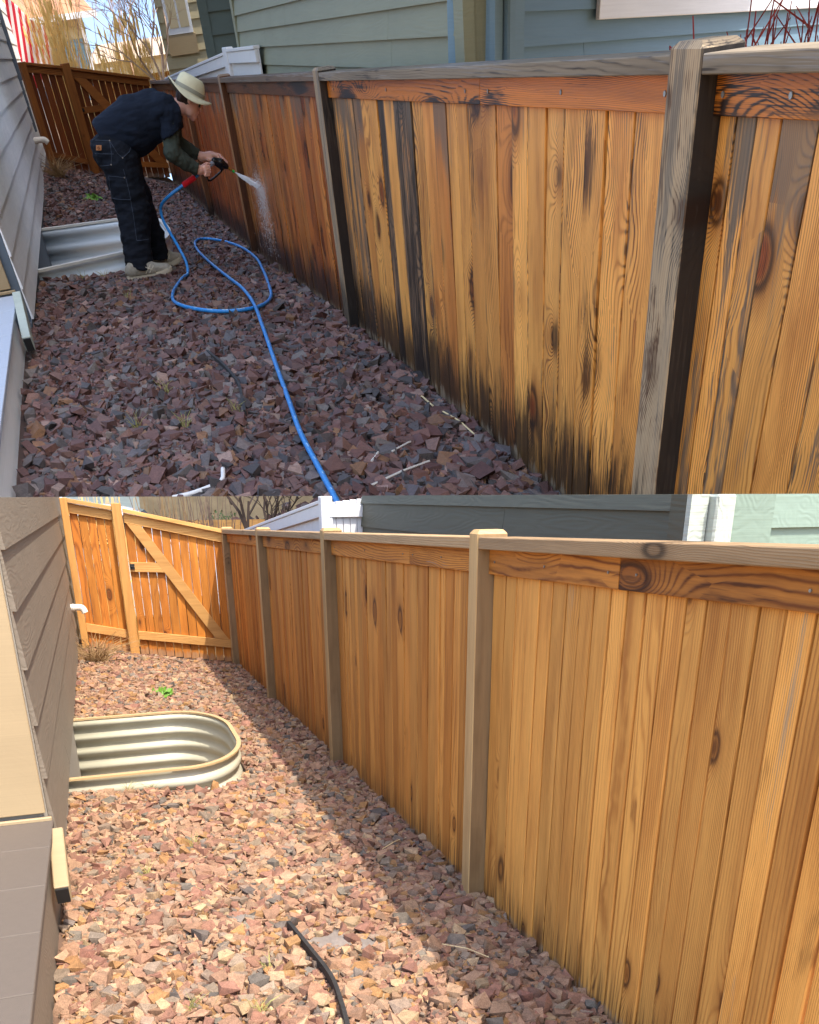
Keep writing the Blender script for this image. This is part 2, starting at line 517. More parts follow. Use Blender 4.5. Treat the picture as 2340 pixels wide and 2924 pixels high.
# ------------------------------------------------------------------ gravel
def rock_protos(n, seed):
    r = np.random.default_rng(seed)
    out = []
    for i in range(n):
        bm = bmesh.new()
        cor = np.array([(a_, b_, c_) for a_ in (-1, 1) for b_ in (-1, 1) for c_ in (-1, 1)], float)
        p = cor + r.uniform(-.5, .5, (8, 3))
        p[:4, :2] *= r.uniform(.35, 1.0)
        p = p[r.permutation(8)[:r.integers(6, 9)]]
        p *= np.array([.8, r.uniform(.5, .75), r.uniform(.3, .52)])
        for q in p: bm.verts.new(q)
        ret = bmesh.ops.convex_hull(bm, input=bm.verts[:])
        bad = [e for e in ret['geom_interior'] if isinstance(e, bmesh.types.BMVert)]
        bmesh.ops.delete(bm, geom=bad, context='VERTS')
        bmesh.ops.triangulate(bm, faces=bm.faces[:])
        bm.verts.index_update()
        V = np.array([v.co[:] for v in bm.verts]); Fa = np.array([[v.index for v in f.verts] for f in bm.faces])
        bm.free()
        out.append((V, Fa))
    return out


def rot_mats(n, r, tilt):
    yaw = r.uniform(0, 2 * np.pi, n); ax = r.uniform(0, 2 * np.pi, n); an = r.normal(0, tilt, n)
    cz, sz = np.cos(yaw), np.sin(yaw)
    Rz = np.zeros((n, 3, 3)); Rz[:, 0, 0] = cz; Rz[:, 0, 1] = -sz; Rz[:, 1, 0] = sz; Rz[:, 1, 1] = cz; Rz[:, 2, 2] = 1
    kx, ky = np.cos(ax), np.sin(ax); c, s = np.cos(an), np.sin(an); v = 1 - c
    Rt = np.zeros((n, 3, 3))
    Rt[:, 0, 0] = c + kx * kx * v; Rt[:, 0, 1] = kx * ky * v; Rt[:, 0, 2] = ky * s
    Rt[:, 1, 0] = kx * ky * v; Rt[:, 1, 1] = c + ky * ky * v; Rt[:, 1, 2] = -kx * s
    Rt[:, 2, 0] = -ky * s; Rt[:, 2, 1] = kx * s; Rt[:, 2, 2] = c
    return Rt @ Rz


def gravel(ground_obj, yardM, g, xr, yr, dens, size, ystretch, palette, weights, mat, keep, seed, nsingle, near, zlift=.0):
    r = np.random.default_rng(seed)
    protos = rock_protos(36, seed)
    n = int((xr[1] - xr[0]) * (yr[1] - yr[0]) * dens)
    P = np.stack([r.uniform(*xr, n), r.uniform(*yr, n)], 1)
    P = P[keep(P[:, 0], P[:, 1])]
    P = P[(P[:, 1] < 12) | (r.random(len(P)) < .62)]
    n = len(P)
    sz = size[0] * np.exp(r.normal(0, .48, n)).clip(.4, size[1])
    z = g(P[:, 0], P[:, 1]) + sz * r.uniform(-.1, .55, n) + zlift + r.uniform(0, .012, n)
    R = rot_mats(n, r, .34)
    pi = r.integers(0, len(protos), n)
    ci = r.choice(len(palette), n, p=np.array(weights) / np.sum(weights))
    C = np.array(palette)[ci] * r.uniform(.76, 1.12, (n, 1)) * r.uniform(.97, 1.03, (n, 3))
    dist = near(P[:, 0], P[:, 1]) - sz * 6
    order = np.argsort(dist)
    single = set(order[:nsingle].tolist())
    VV, FF, CC = [], [], []
    nv = 0
    stretch = np.array([1, ystretch, 1.0])
    for i in range(n):
        V, Fa = protos[pi[i]]
        W = (V * sz[i]) @ R[i].T * stretch
        if i in single:
            me = mesh('stone', W, Fa.tolist())
            a = me.color_attributes.new('col', 'FLOAT_COLOR', 'POINT')
            a.data.foreach_set('color', np.tile(np.append(C[i], 1.0), len(W)).astype(np.float32))
            me.materials.append(mat)
            o = bpy.data.objects.new('stone', me)
            link(o, ground_obj)
            o.location = (P[i, 0], P[i, 1], z[i])
        else:
            W = W + np.array([P[i, 0], P[i, 1], z[i]])
            VV.append(W); FF.append(Fa + nv); nv += len(W)
            CC.append(np.tile(np.append(C[i], 1.0), (len(W), 1)))
    VV = np.concatenate(VV); FF = np.concatenate(FF); CC = np.concatenate(CC).astype(np.float32)
    me = bpy.data.meshes.new('loose_gravel')
    me.vertices.add(len(VV)); me.vertices.foreach_set('co', VV.astype(np.float32).ravel())
    me.loops.add(len(FF) * 3); me.loops.foreach_set('vertex_index', FF.astype(np.int32).ravel())
    me.polygons.add(len(FF)); me.polygons.foreach_set('loop_start', np.arange(0, len(FF) * 3, 3, dtype=np.int32))
    me.polygons.foreach_set('loop_total', np.full(len(FF), 3, dtype=np.int32))
    me.update(calc_edges=True)
    me.shade_flat()
    a = me.color_attributes.new('col', 'FLOAT_COLOR', 'POINT')
    a.data.foreach_set('color', CC.ravel())
    me.materials.append(mat)
    o = bpy.data.objects.new('loose_gravel', me)
    link(o, ground_obj)
    o['kind'] = 'stuff'


def ground_sheet(name, label, yardM, g, xs, ys, mat, hole=None):
    v, f = [], []
    nx, ny = len(xs), len(ys)
    for y in ys:
        for x in xs:
            v.append((x, y, float(g(x, y))))
    for j in range(ny - 1):
        for i in range(nx - 1):
            if hole and hole((xs[i] + xs[i + 1]) / 2, (ys[j] + ys[j + 1]) / 2):
                continue
            a = j * nx + i
            f.append((a, a + 1, a + nx + 1, a + nx))
    return solo(name, mesh(name, v, f), mat, yardM, label, None, kind='structure')


# ------------------------------------------------------------------ fence
def post_mesh(w, d, z0, z1, ch, dark=False):
    """x: along fence (-w..0), y: 0..d toward the yard"""
    k = -.06
    v = [(-w, k, z0), (0, k, z0), (0, d, z0), (-w, d, z0), (-w, k, z1 - ch), (0, k, z1 - ch), (0, d, z1 - ch), (-w, d, z1 - ch)]
    cx, cy = ch * .9 * w / .09, ch * .9
    v += [(-w + cx, k + cy, z1), (-cx, k + cy, z1), (-cx, d - cy, z1), (-w + cx, d - cy, z1)]
    f = [(0, 3, 2, 1), (0, 1, 5, 4), (1, 2, 6, 5), (2, 3, 7, 6), (3, 0, 4, 7), (4, 5, 9, 8), (5, 6, 10, 9), (6, 7, 11, 10), (7, 4, 8, 11), (8, 9, 10, 11)]
    me = mesh('post', v, f)
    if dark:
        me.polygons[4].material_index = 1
    bm = bmesh.new(); bm.from_mesh(me)
    bmesh.ops.bevel(bm, geom=[e for e in bm.edges if abs(e.verts[0].co.z - e.verts[1].co.z) > .3], offset=.004, segments=1, affect='EDGES')
    bm.to_mesh(me); bm.free()
    return me


def board_mesh(w, h0, h1, th, seed, taper=0.):
    """x centred, front face at y=0, z from 0 to h (two top heights), gently warped"""
    r = random.Random(seed)
    n = 7
    v, f = [], []
    e = .0025
    bow = r.uniform(-.003, .003); cup = r.uniform(-.002, .002); ph = r.uniform(0, 6)
    for i in range(n + 1):
        t = i / n
        z0 = h0 * t; z1 = h1 * t
        jx = r.uniform(-.0013, .0013); jx2 = r.uniform(-.0013, .0013)
        dy = bow * math.sin(math.pi * t + ph) + r.uniform(-.0006, .0006)
        xa, xb = -w / 2 + jx, w / 2 + jx2
        v += [(xa, -th, z0), (xb, -th, z1), (xb, dy - e, z1), (xb - e, dy + cup, z1), (xa + e, dy - cup, z0), (xa, dy - e, z0)]
    for i in range(n):
        for k in range(6):
            a = i * 6 + k; b_ = i * 6 + (k + 1) % 6
            f.append((a, b_, b_ + 6, a + 6))
    f.append((5, 4, 3, 2, 1, 0)); f.append(tuple(n * 6 + k for k in range(6)))
    return mesh('board', v, f)


def build_fence(M, label, D, d, gfun, slope, zcap, zcapb, zfas, zpost, posts, pw, pd, edges_for, attrs, mats, post_attr, a_end, nailx):
    n = Vector((d[1], -d[0]))
    F = frame((D * n.x, D * n.y, 0), d)
    root = thing('cedar_fence', label, 'fence', M @ F @ T((posts[1], 0, float(gfun(posts[1])))))
    ox, oz = posts[1], float(gfun(posts[1]))
    mb, mr, mc, mp, mpd, mback = mats
    L = lambda a, y, z: (a - ox, y, z - oz)
    for i, a in enumerate(posts):
        zb = float(gfun(a)) - .06
        zt = zpost + slope * a
        me = post_mesh(pw, pd, 0, zt - zb, .016, dark=mpd is not None)
        ta = post_attr(i)
        p = part('post', me, [mp, mpd] if mpd else mp, root, L(a, 0, zb), tone=ta[0], grime=ta[1], hw=pw, hh=zt - zb)
    bays = list(zip(posts[:-1], posts[1:])) if a_end is None else [(a_end, posts[0])] + list(zip(posts[:-1], posts[1:]))
    for bi, (a0, a1) in enumerate(bays):
        hi = a1 - pw; lo = a0
        # cap
        cm = MB().slab(lo - .0, hi + (.0), -.095, pd - .004, zcapb + slope * lo, zcap + slope * lo, zcapb + slope * hi, zcap + slope * hi).build('cap_rail', .003, origin=(lo, 0, zcap + slope * lo))
        ta = attrs(bi, -1, lo)
        part('cap_rail', cm, mc, root, L(lo, 0, zcap + slope * lo), tone=ta[0], grime=ta[1])
        # fascia in two lengths
        cut = lo + (hi - lo) * (.36 if bi % 2 else .62)
        for (p0, p1) in ((lo, cut - .004), (cut, hi)):
            fm = MB().slab(p0, p1, .0015, .021, zfas + slope * p0, zcapb - .001 + slope * p0, zfas + slope * p1, zcapb - .001 + slope * p1).build('fascia_board', .002, origin=(p0, 0, zfas + slope * p0))
            ta = attrs(bi, -2, p0)
            fo = part('fascia_board', fm, mr, root, L(p0, 0, zfas + slope * p0), tone=ta[0], grime=ta[1])
            if bi < 2:
                hh = zcapb - zfas
                for q in (.06, .5, .94):
                    nm = MB().tube([(0, 0, 0), (0, .004, 0)], .0042 * nailx, 8).build('nail')
                    part('nail', nm, NAIL, fo, ((p1 - p0) * q, .021, hh * .5 + slope * (p1 - p0) * q))
        # boards
        ed = edges_for(bi, lo, hi)
        for k in range(len(ed) - 1):
            x0, x1 = ed[k], ed[k + 1]
            zb0 = float(gfun((x0 + x1) / 2)) - .04
            h = zcapb + slope * (x0 + x1) / 2 - .004 - zb0
            me = board_mesh(x1 - x0 - random.choice((.004, .005, .006, .008)) * (1.4 if nailx > 1 else (1.7 if bi == 0 else 1.0)), h, h, .017, hash((bi, k)) & 0xffff)
            tn, gr = attrs(bi, k, (x0 + x1) / 2)
            part('board', me, mb, root, L((x0 + x1) / 2, random.uniform(-.006, .0005), zb0), tone=tn, grime=gr, hw=(x1 - x0) / 2, hh=h)
        # added back layer, keeps sunlight from showing through most joints
        back = MB()
        k = lo
        while k < hi:
            w = ed[1] - ed[0]
            x1 = min(k + w, hi)
            zb0 = float(gfun(k)) - .03
            if random.random() > .03:
                back.box(k + .002, x1 - .002, -.075, -.056, zb0, zcapb + slope * k - .004)
            k += w
        if back.v:
            bm_ = back.build('back_boards', origin=(lo, 0, oz))
            part('back_boards', bm_, mback, root, L(lo, 0, oz), tone=.9, grime=.4, kind='stuff')
    return root


# lower fence
SL2 = -.0277
def auto_edges(w, jit, seed):
    r = random.Random(seed)
    def f(bi, lo, hi):
        n = max(2, round((hi - lo) / w))
        e = [lo]
        ww = [1 + r.uniform(-jit, jit) for _ in range(n)]
        s = sum(ww); c = lo
        for q in ww:
            c += q / s * (hi - lo); e.append(c)
        return e
    return f


ae2 = auto_edges(.094, .38, 3)
def edges2(bi, lo, hi):
    if bi == 0:
        m = [1.59, 1.689, 1.785, 1.889, 1.986, 2.08, 2.176, 2.277, 2.377, 2.473, 2.573, 2.67, 2.766, 2.865, 2.964, 3.069, 3.165, 3.26]
        a = [m[0] - .098 * k for k in range(8, 0, -1)]
        return [max(lo, .8)] + [x for x in a if x > .85] + m + [hi]
    return ae2(bi, lo, hi)


ra2 = random.Random(5)
def attrs2(bi, k, a):
    if k == -1: return (.15 + .25 * ra2.random(), .12 + .2 * ra2.random())
    if k == -2: return (.25 + .3 * ra2.random(), .12 + .12 * ra2.random())
    t = [.08, .38, .6, .65][min(bi, 3)] + ra2.choice([-.1, -.05, .0, .1, .2, .4])
    g = ra2.uniform(.0, .16)
    if bi == 0 and ra2.random() < .12: g = .45
    return (t, g)


lower_fence = build_fence(LOWER, 'washed honey-coloured cedar board fence in the lower yard, running to the sunlit gate', 1.56, (-.00239, 1.), lambda a: -1.72 - .0277 * a, SL2, -.065, -.111, -.209, -.035,
                          [3.47, 6.09, 8.71, 11.16], .088, .075, edges2, attrs2, (W2, W2R, W2C, W2P, W2PD, W2), lambda i: (.15 + .1 * i, .16), .8, 1.0)

# upper fence
def gf1(a):
    return float(-1.755 - .0163 * a - .16 * sst(7, 16, a))


ae1 = auto_edges(.2, .22, 4)
def edges1(bi, lo, hi):
    if bi == 1:
        m = [8.033, 7.82, 7.62, 7.395, 7.185, 6.979, 6.826, 6.592, 6.364, 6.221, 6.003, 5.786, 5.585, 5.43, 5.251, 5.049, 4.857, 4.651, 4.46, 4.266, 4.093, 3.889, 3.713, 3.502, 3.357]
        return [lo] + sorted(m)[1:] + [hi]
    if bi == 0:
        return [1.0, 1.2, 1.42, 1.66, 1.88, 2.1, 2.3, 2.488, 2.649, 2.77, 2.88, hi]
    return ae1(bi, lo, hi)


ra1 = random.Random(9)
def attrs1(bi, k, a):
    if k == -1: return ([.05, .05, .75, .9, .95][min(bi, 4)], [.5, .55, .4, .3, .3][min(bi, 4)])
    if k == -2: return ([.15, .3, .85, .95, 1.][min(bi, 4)] + ra1.uniform(-.1, .1), [.3, .28, .3, .2, .1][min(bi, 4)])
    if bi == 0: return (.10 + ra1.uniform(-.1, .15), ra1.uniform(.35, .62))
    if bi == 1:
        if 6.2 < a < 6.62 or 6.9 < a < 7.0: return (.35, .95)
        if a > 7.6: return (.2, .72)
        if a < 3.9: return (.1, ra1.uniform(.3, .5))
        return (ra1.choice([.0, .05, .1, .25, .4, .55]), ra1.choice([.15, .22, .3, .36, .45, .6]))
    if bi == 2: return (.72 + ra1.uniform(-.12, .15), ra1.uniform(.05, .25))
    return (.95 + ra1.uniform(-.1, .1), ra1.uniform(.05, .2))


def pattr1(i):
    return [(.0, .58), (.05, .6), (.85, .2), (.95, .2), (1., .2)][i]


upper_fence = build_fence(UPPER, 'wet half-washed cedar fence with grey stained posts in the upper yard', 1.83, (.01374, .9999), gf1, -.0163, -.121, -.166, -.262, -.092,
                          [3.15, 8.46, 14.22, 19.3, 26.75], .185, .08, edges1, attrs1, (W1, W1R, W1C, W1P, W1PD, W1), pattr1, 1.0, 1.9)


# ------------------------------------------------------------------ gates
def build_gate(M, tag, lp, mp, rp, tops, bots, mats, bw, gap, labels, side_label):
    """lp, mp, rp: XY of left post, latch post and hinge post; tops/bots: z at each. x runs left->right, front is -y"""
    mb, mr, mpst = mats
    lp, mp, rp = Vector(lp), Vector(mp), Vector(rp)
    dx = rp - lp
    F0 = frame((lp.x, lp.y, 0), dx)
    xm = (mp - lp).length; xr = dx.length
    tz = lambda x: np.interp(x, [0, xm, xr], tops)
    bz = lambda x: np.interp(x, [0, xm, xr], bots)
    def leaf(root, o, x0, x1, brace, pw):
        L = lambda x, y, z: (x - o[0], y, z - o[1])
        n = max(2, round((x1 - x0) / bw))
        for k in range(n):
            a = x0 + (x1 - x0) * k / n; b_ = x0 + (x1 - x0) * (k + 1) / n
            zb = bz((a + b_) / 2) + .02
            ha, hb = tz(a) - .06 - zb, tz(b_) - .06 - zb
            me = board_mesh(b_ - a - gap * random.uniform(.6, 1.5), ha, hb, .016, k * 7 + int(x0 * 100))
            # front faces -y : flip
            for v in me.vertices: v.co.y = -v.co.y
            me.flip_normals()
            part('board', me, mb, root, L((a + b_) / 2, 0, zb), tone=random.uniform(.0, .6), grime=random.uniform(0, .22))
        def rail(nm, za0, zb0, za1, zb1, y0, y1, xa=x0, xb=x1, **kw):
            me = MB().slab(xa, xb, y0, y1, za0, zb0, za1, zb1).build(nm, .003, origin=(xa, 0, za0))
            return part(nm, me, mr, root, L(xa, 0, za0), tone=random.uniform(0, .35), grime=random.uniform(.02, .15))
        rail('cap_rail', tz(x0) - .045, tz(x0) - .0, tz(x1) - .045, tz(x1) - .0, -.085, .05)
        rail('top_rail', tz(x0) - .155, tz(x0) - .047, tz(x1) - .155, tz(x1) - .047, -.036, -.001)
        rail('bottom_rail', bz(x0) + .2, bz(x0) + .3, bz(x1) + .2, bz(x1) + .3, -.036, -.001)
        if brace:
            w = .068
            p0 = Vector((x0 + .05, tz(x0) - .158)); p1 = Vector((x1 - .05, bz(x1) + .302))
            dd = (p1 - p0).normalized(); nn = Vector((-dd.y, dd.x))
            hx = .085 / max(abs(nn.x), .2) * .5; 
            q = [(p0.x, p0.y), (p0.x + .2 * (x1 - x0) / 1.5, p0.y - .2 * (tz(x0) - tz(x1)) / 1.5 * .6), (p1.x + .02, p1.y), (p1.x - .16, p1.y)]
            q = [(x0 + .02, tz(x0 + .02) - .157), (x0 + .17 * (x1 - x0), tz(x0 + .17 * (x1 - x0)) - .157), (x1 - .02, bz(x1 - .02) + .302), (x1 - .17 * (x1 - x0), bz(x1 - .17 * (x1 - x0)) + .302)]
            me = MB().hexa([(q[0][0], -.037, q[0][1]), (q[3][0], -.037, q[3][1]), (q[3][0], -.001, q[3][1]), (q[0][0], -.001, q[0][1]),
                            (q[1][0], -.037, q[1][1]), (q[2][0], -.037, q[2][1]), (q[2][0], -.001, q[2][1]), (q[1][0], -.001, q[1][1])]).build('diagonal_brace', .003, origin=(q[0][0], 0, q[0][1]))
            part('diagonal_brace', me, mr, root, L(q[0][0], 0, q[0][1]), tone=.15, grime=.08)
            zm = (tz(x0) * .62 + bz(x0) * .38)
            rail('latch_rail', zm - .06, zm + .05, zm - .08, zm + .03, -.036, -.0015, x0 + .01, x0 + (x1 - x0) * .36)
            lm = MB().box(-.02, .035, -.05, -.037, -.03, .03).tube([(.0, -.05, 0), (.0, -.075, 0), (.03, -.08, .0)], .008, 8).build('latch')
            part('latch', lm, BLACK, root, L(x0 + .02, 0, zm))
    pwid = .11 * (xr / 1.76)
    # fixed side panel: two posts + boards
    o = (xm * .5, float(bz(xm * .5)))
    r1 = thing('gate_side_panel', side_label, 'fence panel', M @ F0 @ T((o[0], 0, o[1])))
    leaf(r1, o, .035, xm - pwid * .0, False, pwid)
    for nm, x0, x1, zt, zb in (('post', -.045 * xr / 1.76, .035 * xr / 1.76, tz(0) + .0, bz(0) - .05), ('post', xm, xm + pwid, tz(xm) + .03, bz(xm) - .05)):
        me = MB().box(x0, x1, -.1, .0, 0, zt - zb).build('post', .006)
        part('post', me, mpst, r1, (-o[0], 0, zb - o[1]), tone=.2, grime=.1)
    o = (xr, float(bz(xr)))
    r2 = thing('garden_gate', labels, 'gate', M @ F0 @ T((o[0], 0, o[1])))
    leaf(r2, o, xm + pwid + .012, xr - .012, True, pwid)


build_gate(LOWER, 'lower', (-.281, 11.175), (.222, 11.175), (1.475, 11.175), (-.009, -.10, -.37), (-1.69, -1.80, -1.99), (W2G, W2GR, W2GP), .098, .006,
           'sunlit honey-coloured garden gate with diagonal brace closing the lower yard', 'sunlit narrow cedar panel between the taupe house and the lower gate')
build_gate(UPPER, 'upper', (-.50, 25.34), (.27, 25.72), (2.10, 26.7), (.035, -.106, -.49), (-1.68, -1.94, -2.29), (W1G, W1GR, W1GP), .15, .016,
           'dark wet brown garden gate with diagonal brace behind the bending person', 'dark wet cedar panel with bright gaps beside the pale grey house')


# ------------------------------------------------------------------ houses
def course(parent, mat, x0, x1, z0, z1, seed, joints=1, th=.02, name='siding_board', **kw):
    """one lap course, wedge section, split in lengths"""
    r = random.Random(seed)
    cuts = [x0] + sorted(x0 + (x1 - x0) * r.uniform(.1, .9) for _ in range(joints)) + [x1]
    for a, b_ in zip(cuts[:-1], cuts[1:]):
        if b_ - a < .01: continue
        me = MB().hexa([(a + .002, -.006, z0), (b_ - .002, -.006, z0), (b_ - .002, th, z0), (a + .002, th, z0),
                        (a + .002, -.006, z1 + .012), (b_ - .002, -.006, z1 + .012), (b_ - .002, .001, z1 + .012), (a + .002, .001, z1 + .012)]).build(name, origin=(a, 0, z0))
        part(name, me, mat, parent, (a, 0, z0), **kw)


def wall_box(parent, mat, x0, x1, y0, y1, z0, z1, name='wall', bevel=0., origin=True):
    og = ((x0 + x1) / 2, (y0 + y1) / 2, z0)
    me = MB().box(x0, x1, y0, y1, z0, z1).build(name, bevel, origin=og)
    return part(name, me, mat, parent, og)


# --- lower left house (x runs toward camera, y = out to the yard)
Lh = thing('taupe_house', 'taupe lap-sided house wall on the left of the sunny lower yard', 'house', LOWER @ frame((-.375, 11.0, -1.7), (0, -1)))
laps = [-.198 + .2465, -.198, -.4435, -.689, -.935, -1.18, -1.425, -1.6]
for i in range(len(laps) - 1):
    zt = min(laps[i], -.001 - 0.012); zb = laps[i + 1]
    course(Lh, SID_TAUPE, -2.0, 6.98, zb + 1.7, zt + 1.7, 40 + i, 1)
wall_box(Lh, FOUND2, -2.0, 6.98, -.35, -.008, -.35, 1.697, 'wall')
wall_box(Lh, FOUND2, -2.0, 6.98, -.007, .004, -.4, .098, 'foundation')
wall_box(Lh, TRIM_WHITE, -2.09, -2.002, -.3, .03, -.3, 1.697, 'corner_trim')
# beige bump-out board facing the camera above the deck
wall_box(Lh, TRIM_BEIGE, 7.0, 7.03, -.9, -.012, .372, 1.697, 'trim_board', .003)
wall_box(Lh, TRIM_BEIGE, 7.031, 7.05, -.9, .012, .338, .356, 'trim_strip', .003)
wall_box(Lh, FOUND2, 6.985, 6.999, -.9, -.03, -.4, 1.696, 'end_wall')

# deck of the lower house
dk = thing('composite_deck', 'taupe composite deck corner at the bottom left of the lower yard', 'deck', LOWER @ T((-.37, 3.96, -1.36)))
ys = [0.0, -.34, -.75, -1.15, -1.56, -1.97, -2.4]
for a, b_ in zip(ys[:-1], ys[1:]):
    me = MB().box(-1.2, .012, b_ + .002, a - .002, -.03, 0).build('deck_board', .003, origin=(0, b_, 0))
    part('deck_board', me, DECK2, dk, (0, b_, 0))
wall_box(dk, SID_TAUPE, -1.2, -.006, -2.4, -.0, -.7, -.032, 'deck_fascia')

# downspout on the lower house
def downspout(M, pts, w, mat, label, name='downspout_extension'):
    t = thing(name, label, 'downspout', M @ T(pts[0]))
    p0 = Vector(pts[0])
    mb = MB()
    a, b_ = Vector(pts[0]) - p0, Vector(pts[1]) - p0
    d = (b_ - a).normalized(); s = Vector((1, 0, 0)); s = (s - d * s.dot(d)).normalized(); u = d.cross(s)
    if u.z < 0: u = -u
    hw, hh = w[0], w[1]
    pts8 = [a - s * hw - u * hh, a + s * hw - u * hh, a + s * hw + u * hh, a - s * hw + u * hh, b_ - s * hw - u * hh, b_ + s * hw - u * hh, b_ + s * hw + u * hh, b_ - s * hw + u * hh]
    mb.hexa(pts8)
    part('pipe', mb.build('pipe', .004), mat, t)
    c = b_ + d * .003
    mo = MB().hexa([c - s * hw * .85 - u * hh * .85, c + s * hw * .85 - u * hh * .85, c + s * hw * .85 + u * hh * .85, c - s * hw * .85 + u * hh * .85] +
                   [q + d * .012 for q in (c - s * hw * .85 - u * hh * .85, c + s * hw * .85 - u * hh * .85, c + s * hw * .85 + u * hh * .85, c - s * hw * .85 + u * hh * .85)])
    part('dark_mouth', mo.build('dark_mouth'), BLACK, t)  # black block stands in for the unlit inside of the pipe


downspout(LOWER, ((-.345, 3.86, -1.40), (-.325, 3.42, -1.50)), (.03, .04), TRIM_BEIGE, 'beige downspout end with black mouth beside the taupe deck')

# --- lower right house
Rh = thing('sage_house', 'sage green neighbour house behind the honey fence, one wall sunlit mint', 'house', LOWER @ frame((2.2, 2.97, -1.8), (0, 1)))
lz = [0.0, -.115, -.30, -.485, -.67]
lz = [-.001, -.062, -.245, -.43, -.615]
for i in range(len(lz) - 1):
    course(Rh, SID_SHADED_SAGE, .1, 4.55, lz[i + 1] + 1.8, lz[i] + 1.8 - .012, 70 + i, 1)
wall_box(Rh, SID_SHADED_SAGE, .02, 4.55, -1.7, -.007, -.3, 1.799, 'wall')
wall_box(Rh, SID_SHADED_SAGE, .0, .1, -.02, .035, -.3, 1.799, 'corner_trim')
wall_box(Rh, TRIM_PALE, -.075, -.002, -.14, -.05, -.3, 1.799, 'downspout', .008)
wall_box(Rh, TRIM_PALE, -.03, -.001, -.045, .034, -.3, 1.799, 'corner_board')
fr = Matrix.Rotation(math.pi / 2, 4, 'Z')
lm = [-.001, -.125, -.31, -.495, -.68]
sub = 'siding_board'
for i in range(len(lm) - 1):
    for (a, b_) in ((-.36, -1.1), (-1.1, -1.95)):
        me = MB().hexa([(-.004, a - .002, lm[i + 1]), (-.004, b_ + .002, lm[i + 1]), (-.028, b_ + .002, lm[i + 1]), (-.028, a - .002, lm[i + 1]),
                        (-.004, a - .002, lm[i] - .0), (-.004, b_ + .002, lm[i]), (-.010, b_ + .002, lm[i]), (-.010, a - .002, lm[i])]).build(sub, origin=(0, a, lm[i + 1]))
        me.flip_normals()
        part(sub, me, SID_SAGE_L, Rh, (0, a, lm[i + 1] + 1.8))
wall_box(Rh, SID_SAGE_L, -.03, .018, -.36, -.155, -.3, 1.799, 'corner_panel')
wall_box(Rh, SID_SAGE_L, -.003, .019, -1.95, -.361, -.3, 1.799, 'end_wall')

# ------------------------------------------------------------------ lower background
wf = thing('white_fence', 'white painted fence panels stepping down beside the shaded wall of the sage house, lower yard', 'fence', LOWER @ frame((1.9, 7.6, -2.0), (0, 1)))


def white_panel(root, x0, x1, zt0, zt1, zb, y0, n, mat=WHITE_P):
    for k in range(n):
        a = x0 + (x1 - x0) * k / n; b_ = x0 + (x1 - x0) * (k + 1) / n
        za = zt0 + (zt1 - zt0) * k / n; zc = zt0 + (zt1 - zt0) * (k + 1) / n
        me = MB().slab(a + .002, b_ - .002, y0, y0 + .018, zb, za - .02, zb, zc - .02).build('board', .002, origin=(a, 0, zb))
        part('board', me, mat, root, (a, 0, zb))
    me = MB().slab(x0, x1, y0 + .019, y0 + .05, zt0 - .13, zt0 - .03, zt1 - .13, zt1 - .03).build('top_rail', .003, origin=(x0, 0, zt0))
    part('top_rail', me, mat, root, (x0, 0, zt0))
    me = MB().slab(x0, x1, y0 - .01, y0 + .06, zt0 - .028, zt0, zt1 - .028, zt1).build('cap_rail', .003, origin=(x0, 0, zt0))
    part('cap_rail', me, mat, root, (x0, 0, zt0))


for k in range(5):
    part('board', MB().box(-.075, -.055, -.31 + .062 * k, -.253 + .062 * k, .3, 1.95 + .006 * (4 - k)).build('board', .003), WHITE_P, wf)
part('top_rail', MB().box(-.105, -.076, -.312, .0, 1.83, 1.925).build('top_rail', .004), WHITE_P, wf)
part('post', MB().box(-.1, .0, -.4, -.313, 0, 1.99).build('post', .006), WHITE_P, wf)
me = MB().box(-.1, .0, -.03, .07, 0, 2.0 - .005).build('post', .006)
part('post', me, WHITE_P, wf)
white_panel(wf, .01, 4.6, 1.965, 1.57, .3, 0, 20)

# street ground and dry bank climbing to the terrace
v = []
BX = [-30, -12, -8, -5, -3, -1.5, 0, 1.5, 3, 5, 8, 12, 30]
prof = [(11.5, -2.02), (12.5, -2.05), (14.4, -2.02), (15.2, -1.3), (16.0, -.35), (16.2, -.004)]
for (yy, zz) in prof:
    for x in BX:
        v.append((x, yy + .02 * abs(x) * 0, zz + (0 if zz > -.1 else .06 * math.sin(x * 1.7 + yy))))
nb = len(BX)
f = [(j * nb + i, j * nb + i + 1, (j + 1) * nb + i + 1, (j + 1) * nb + i) for j in range(len(prof) - 1) for i in range(nb - 1)]
BANK = flat('dry_grass_bank', lin(152, 132, 98), .95, .5, 5, .5)
solo('bank_terrain', mesh('bank_terrain', v, f), BANK, LOWER, None, None, kind='structure')

# big ground below everything
GR = flat('dry_ground', lin(150, 126, 96), .95, .25, 1.5, .3)
solo('terrain', mesh('terrain', [(-400, -60, -3.2), (400, -60, -3.2), (400, 900, -3.2), (-400, 900, -3.2)], [(0, 1, 2, 3)]), GR, LOWER, None, None, kind='structure')


